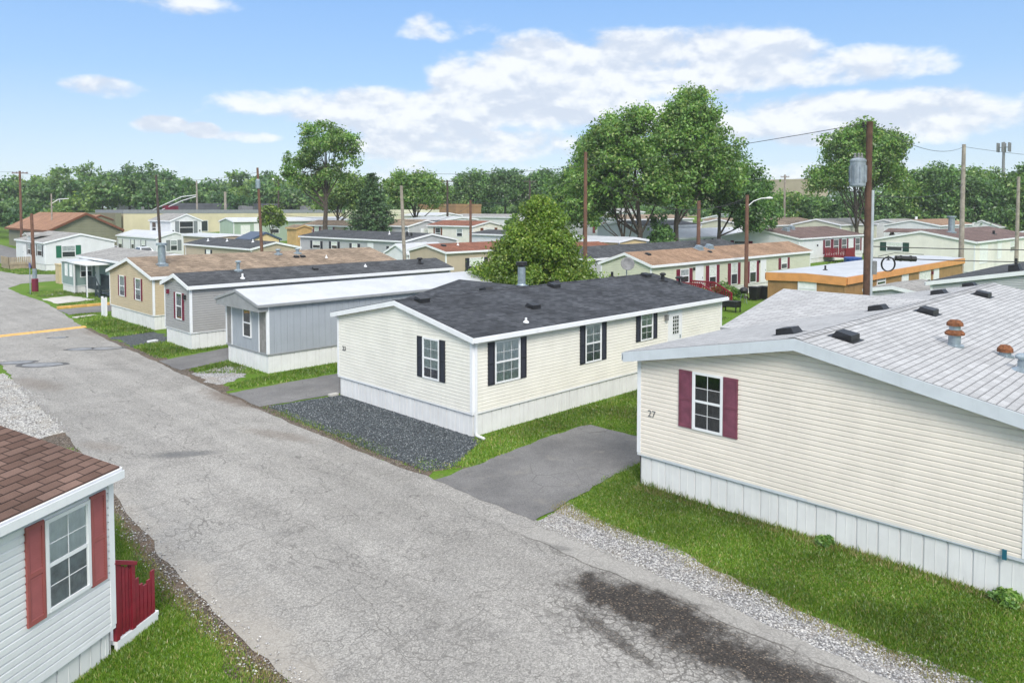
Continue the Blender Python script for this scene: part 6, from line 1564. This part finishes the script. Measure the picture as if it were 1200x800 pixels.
car('grey parked car glimpsed by the slim pole left of the round tree', 54.2, 61.4, .3, CARG, gz(54, 61) + .35)

# ------------------------------------------------------------------ yard things
bx = empty('utility_box', (20.4, 81.0, 0), 0, 'tan metal utility box on the grass corner behind the short brown pole', 'utility box')
mb = MB(); mb.box(-.95, -.95, .0, .95, .95, 1.85); mb.build('cabinet', TANBOX, bx); mb = MB(); mb.box(-1.02, -1.02, 1.85, 1.02, 1.02, 1.97); mb.build('lid', TANBOX, bx)
bx.scale = (.72, .72, .95)
sg = empty('street_sign', (15.6, 72.4, 0), 0, 'small blue street sign on a thin post beside the short brown pole', 'sign')
mb = MB(); mb.tube([(0, 0, 0), (0, 0, 2.5)], .035, 8); mb.build('post', GALV, sg)
mb = MB(); mb.box(-.02, -.25, 2.2, .02, .25, 2.6); mb.v = [(x, y, z) for x, y, z in mb.v]; mb.build('plate', plain('blue_sign', (.08, .08, .30), .4, .05), sg)
# red stair railing and garden by the sage home
rd = empty('deck_stair', (47.5, 26.6, 0), 0, 'red wooden stair railing by the white door of the sage home', 'deck')
mb = MB(); mb.box(0, 1.6, .6, 1.9, 3.72, .72)
for x in (.05, 1.85):
    for y in (1.65, 3.6): mb.box(x - .05, y - .05, 0, x + .05, y + .05, .6)
mb.build('platform', REDWOOD, rd)
for x in (0, 1.9):
    mb = MB(); mb.box(x - .04, 1.6, 1.62, x + .04, 3.7, 1.74)
    for k in range(14): mb.box(x - .02, 1.62 + k * .15, .72, x + .02, 1.68 + k * .15, 1.62)
    mb.bar((x, 1.6, 1.65), (x, .3, 1.0), .06, .1); mb.box(x - .05, .25, 0, x + .05, .35, 1.05)
    for k in range(7): mb.box(x - .02, .42 + k * .17, .12 + .08 * k, x + .02, .48 + k * .17, 1.02 + .085 * k)
    mb.build('railing', REDWOOD, rd)
for k in range(4):
    mb = MB(); mb.box(.06, .4 + .3 * k, .10 + .13 * k, 1.84, .69 + .3 * k, .14 + .13 * k); mb.build('step', REDWOOD, rd)
def pot(label, x, y, r_, h_, mat, name='flower_pot', cat='pot', group='garden pots'):
    mb = MB(); mb.lathe([(0, 0), (r_ * .7, 0), (r_, h_), (r_ * 1.06, h_), (r_ * 1.06, h_ * .88), (r_ * .95, h_ * .88), (r_ * .9, h_ * .8), (0, h_ * .8)], 16); return tag(mb.build(name, mat, None, loc=(x, y, gz(x, y))), label, cat, group)
pot('orange plant pot at the edge of the small lawn', 46.9, 26.9, .26, .42, TERRA); pot('blue plant tub behind the orange pot', 47.6, 27.9, .3, .4, BLUEP)
pl = empty('planter_box', (46.9, 25.6, 0), 0, 'black planter box on legs on the small lawn by the red stair', 'planter')
mb = MB(); mb.box(-.15, -.5, .35, .55, .7, .75); mb.build('box', BLACKP, pl)
for x in (-.1, .5):
    for y in (-.45, .65): mb = MB(); mb.box(x - .03, y - .03, 0, x + .03, y + .03, .35); mb.build('leg', BLACKP, pl)
for i, (x, y, lb) in enumerate(((54.3, 27.6, 'black wheeled bin beside the garden plants, left one'), (55.2, 27.2, 'black wheeled bin next to the lavender panel, right one'))):
    b = empty('wheeled_bin', (x, y, 0), 0, lb, 'bin', 'wheeled bins')
    mb = MB(); P = [(-.26, -.28, .08), (.26, -.28, .08), (.26, .28, .08), (-.26, .28, .08), (-.32, -.36, 1.0), (.32, -.36, 1.0), (.32, .36, 1.0), (-.32, .36, 1.0)]
    for q in ((0, 3, 2, 1), (4, 5, 6, 7), (0, 1, 5, 4), (1, 2, 6, 5), (2, 3, 7, 6), (3, 0, 4, 7)): mb.face([P[k] for k in q])
    mb.build('body', BLACKP, b); mb = MB(); mb.box(-.35, -.39, 1.0, .35, .42, 1.07); mb.build('lid', BLACKP, b)
    for s_ in (-.28, .28): mb = MB(); mb.tube([(s_ - .03, .3, .1), (s_ + .03, .3, .1)], .1, 10); mb.build('wheel', RUBBER, b)
mb = MB()
for k in range(10): mb.box(k * .18, 0, .05, k * .18 + .165, .04, 1.5)
mb.box(0, .04, .3, 1.8, .08, .4); mb.box(0, .04, 1.2, 1.8, .08, 1.3); mb.box(-.06, -.02, 0, 0, .08, 1.6); mb.box(1.8, -.02, 0, 1.86, .08, 1.6)
tag(mb.build('privacy_fence', LAVF, None, loc=(58.5, 28.3, 0)), 'lavender-grey privacy fence panel under the white side door', 'fence')
gr = empty('barbecue_grill', (51.8, 27.2, 0), .3, 'black kettle barbecue on legs among the garden plants', 'barbecue')
mb = MB(); mb.lathe([(0, .75), (.22, .78), (.32, .95), (.32, 1.0), (.26, 1.16), (.1, 1.24), (0, 1.25)], 16); mb.build('kettle', BLACKP, gr)
for k in range(3): a = k * 2.09; mb = MB(); mb.bar((.15 * math.cos(a), .15 * math.sin(a), .8), (.32 * math.cos(a), .32 * math.sin(a), 0), .03, .03); mb.build('leg', GALV, gr)
rd = empty('deck_stair', (92.5, 35.4, gz(92, 36)), 0, 'red painted deck in front of the white double-wide with the mauve roof', 'deck')
mb = MB(); mb.box(0, 0, .6, 3.2, 2.6, .75); mb.box(.05, .05, 0, 3.1, .12, .6); mb.build('platform', REDWOOD, rd)
mb = MB()
for k in range(15): mb.box(k * .21, 0, .75, k * .21 + .15, .05, 1.75)
for k in range(12): mb.box(0, k * .21, .75, .05, k * .21 + .15, 1.75)
mb.build('railing', REDWOOD, rd)
mb = MB(); mb.lathe([(0, 0), (.9, 0), (1.0, .9), (.9, 1.0), (0, 1.05)], 14); tag(mb.build('paddling_pool', BLUEP, None, loc=(88.5, 33.0, gz(88, 33))), 'blue plastic tub in front of the red deck', 'tub')
mb = MB()
for k in range(40):
    mb.box(k * .25, 0, .0, k * .25 + .22, .03, 1.8)
mb.box(0, .03, .4, 10, .07, .5); mb.box(0, .03, 1.4, 10, .07, 1.5)
tag(mb.build('board_fence', plain('dark_boards', (.10, .065, .05), .85, .3, 2), None, loc=(10.5, 118, gz(12, 118))), 'dark board fence at the far left edge beside the orange-roofed workshop', 'fence')
mb = MB(); mb.bar((0, 0, .05), (1.3, .4, .05), .5, .06); tag(mb.build('concrete_slab', CONC, None, loc=(14.1, 54.2, 0)), 'small pale concrete slab lying at the driveway edge', 'slab')
mb = MB(); mb.box(0, 0, 0, .5, .25, .09); tag(mb.build('splash_block', WHITE, None, loc=(14.3, 41.4, 0), rz=.3), 'small white splash block beside the grey home skirting', 'block')
mb = MB(); mb.tube([(0, 0, .05), (0, 0, .9)], .03, 6); mb.box(-.25, -.02, .9, .25, .02, 1.35); tag(mb.build('rooftop_exhaust', GREYV, None, loc=(50.5, 148.5, 6.2)), 'grey exhaust standing on the flat dark roof behind the white homes', 'vent')

# ------------------------------------------------------------------ summer haze: one box of thin even air round everything
mb = MB(); mb.box(-3100, -3100, -1.0, 3100, 3100, 34)
hm = bpy.data.materials.new('haze_air'); hm.use_nodes = True; T = NT(hm.node_tree); T.n.clear()
out = T.new('ShaderNodeOutputMaterial'); pv = T.new('ShaderNodeVolumePrincipled')
pv.inputs['Color'].default_value = (.86, .93, 1.0, 1); pv.inputs['Density'].default_value = 0.0003; pv.inputs['Anisotropy'].default_value = 0.0
T.link(pv.outputs[0], out.inputs['Volume'])
hz = mb.build('haze', hm); hz['kind'] = 'stuff'
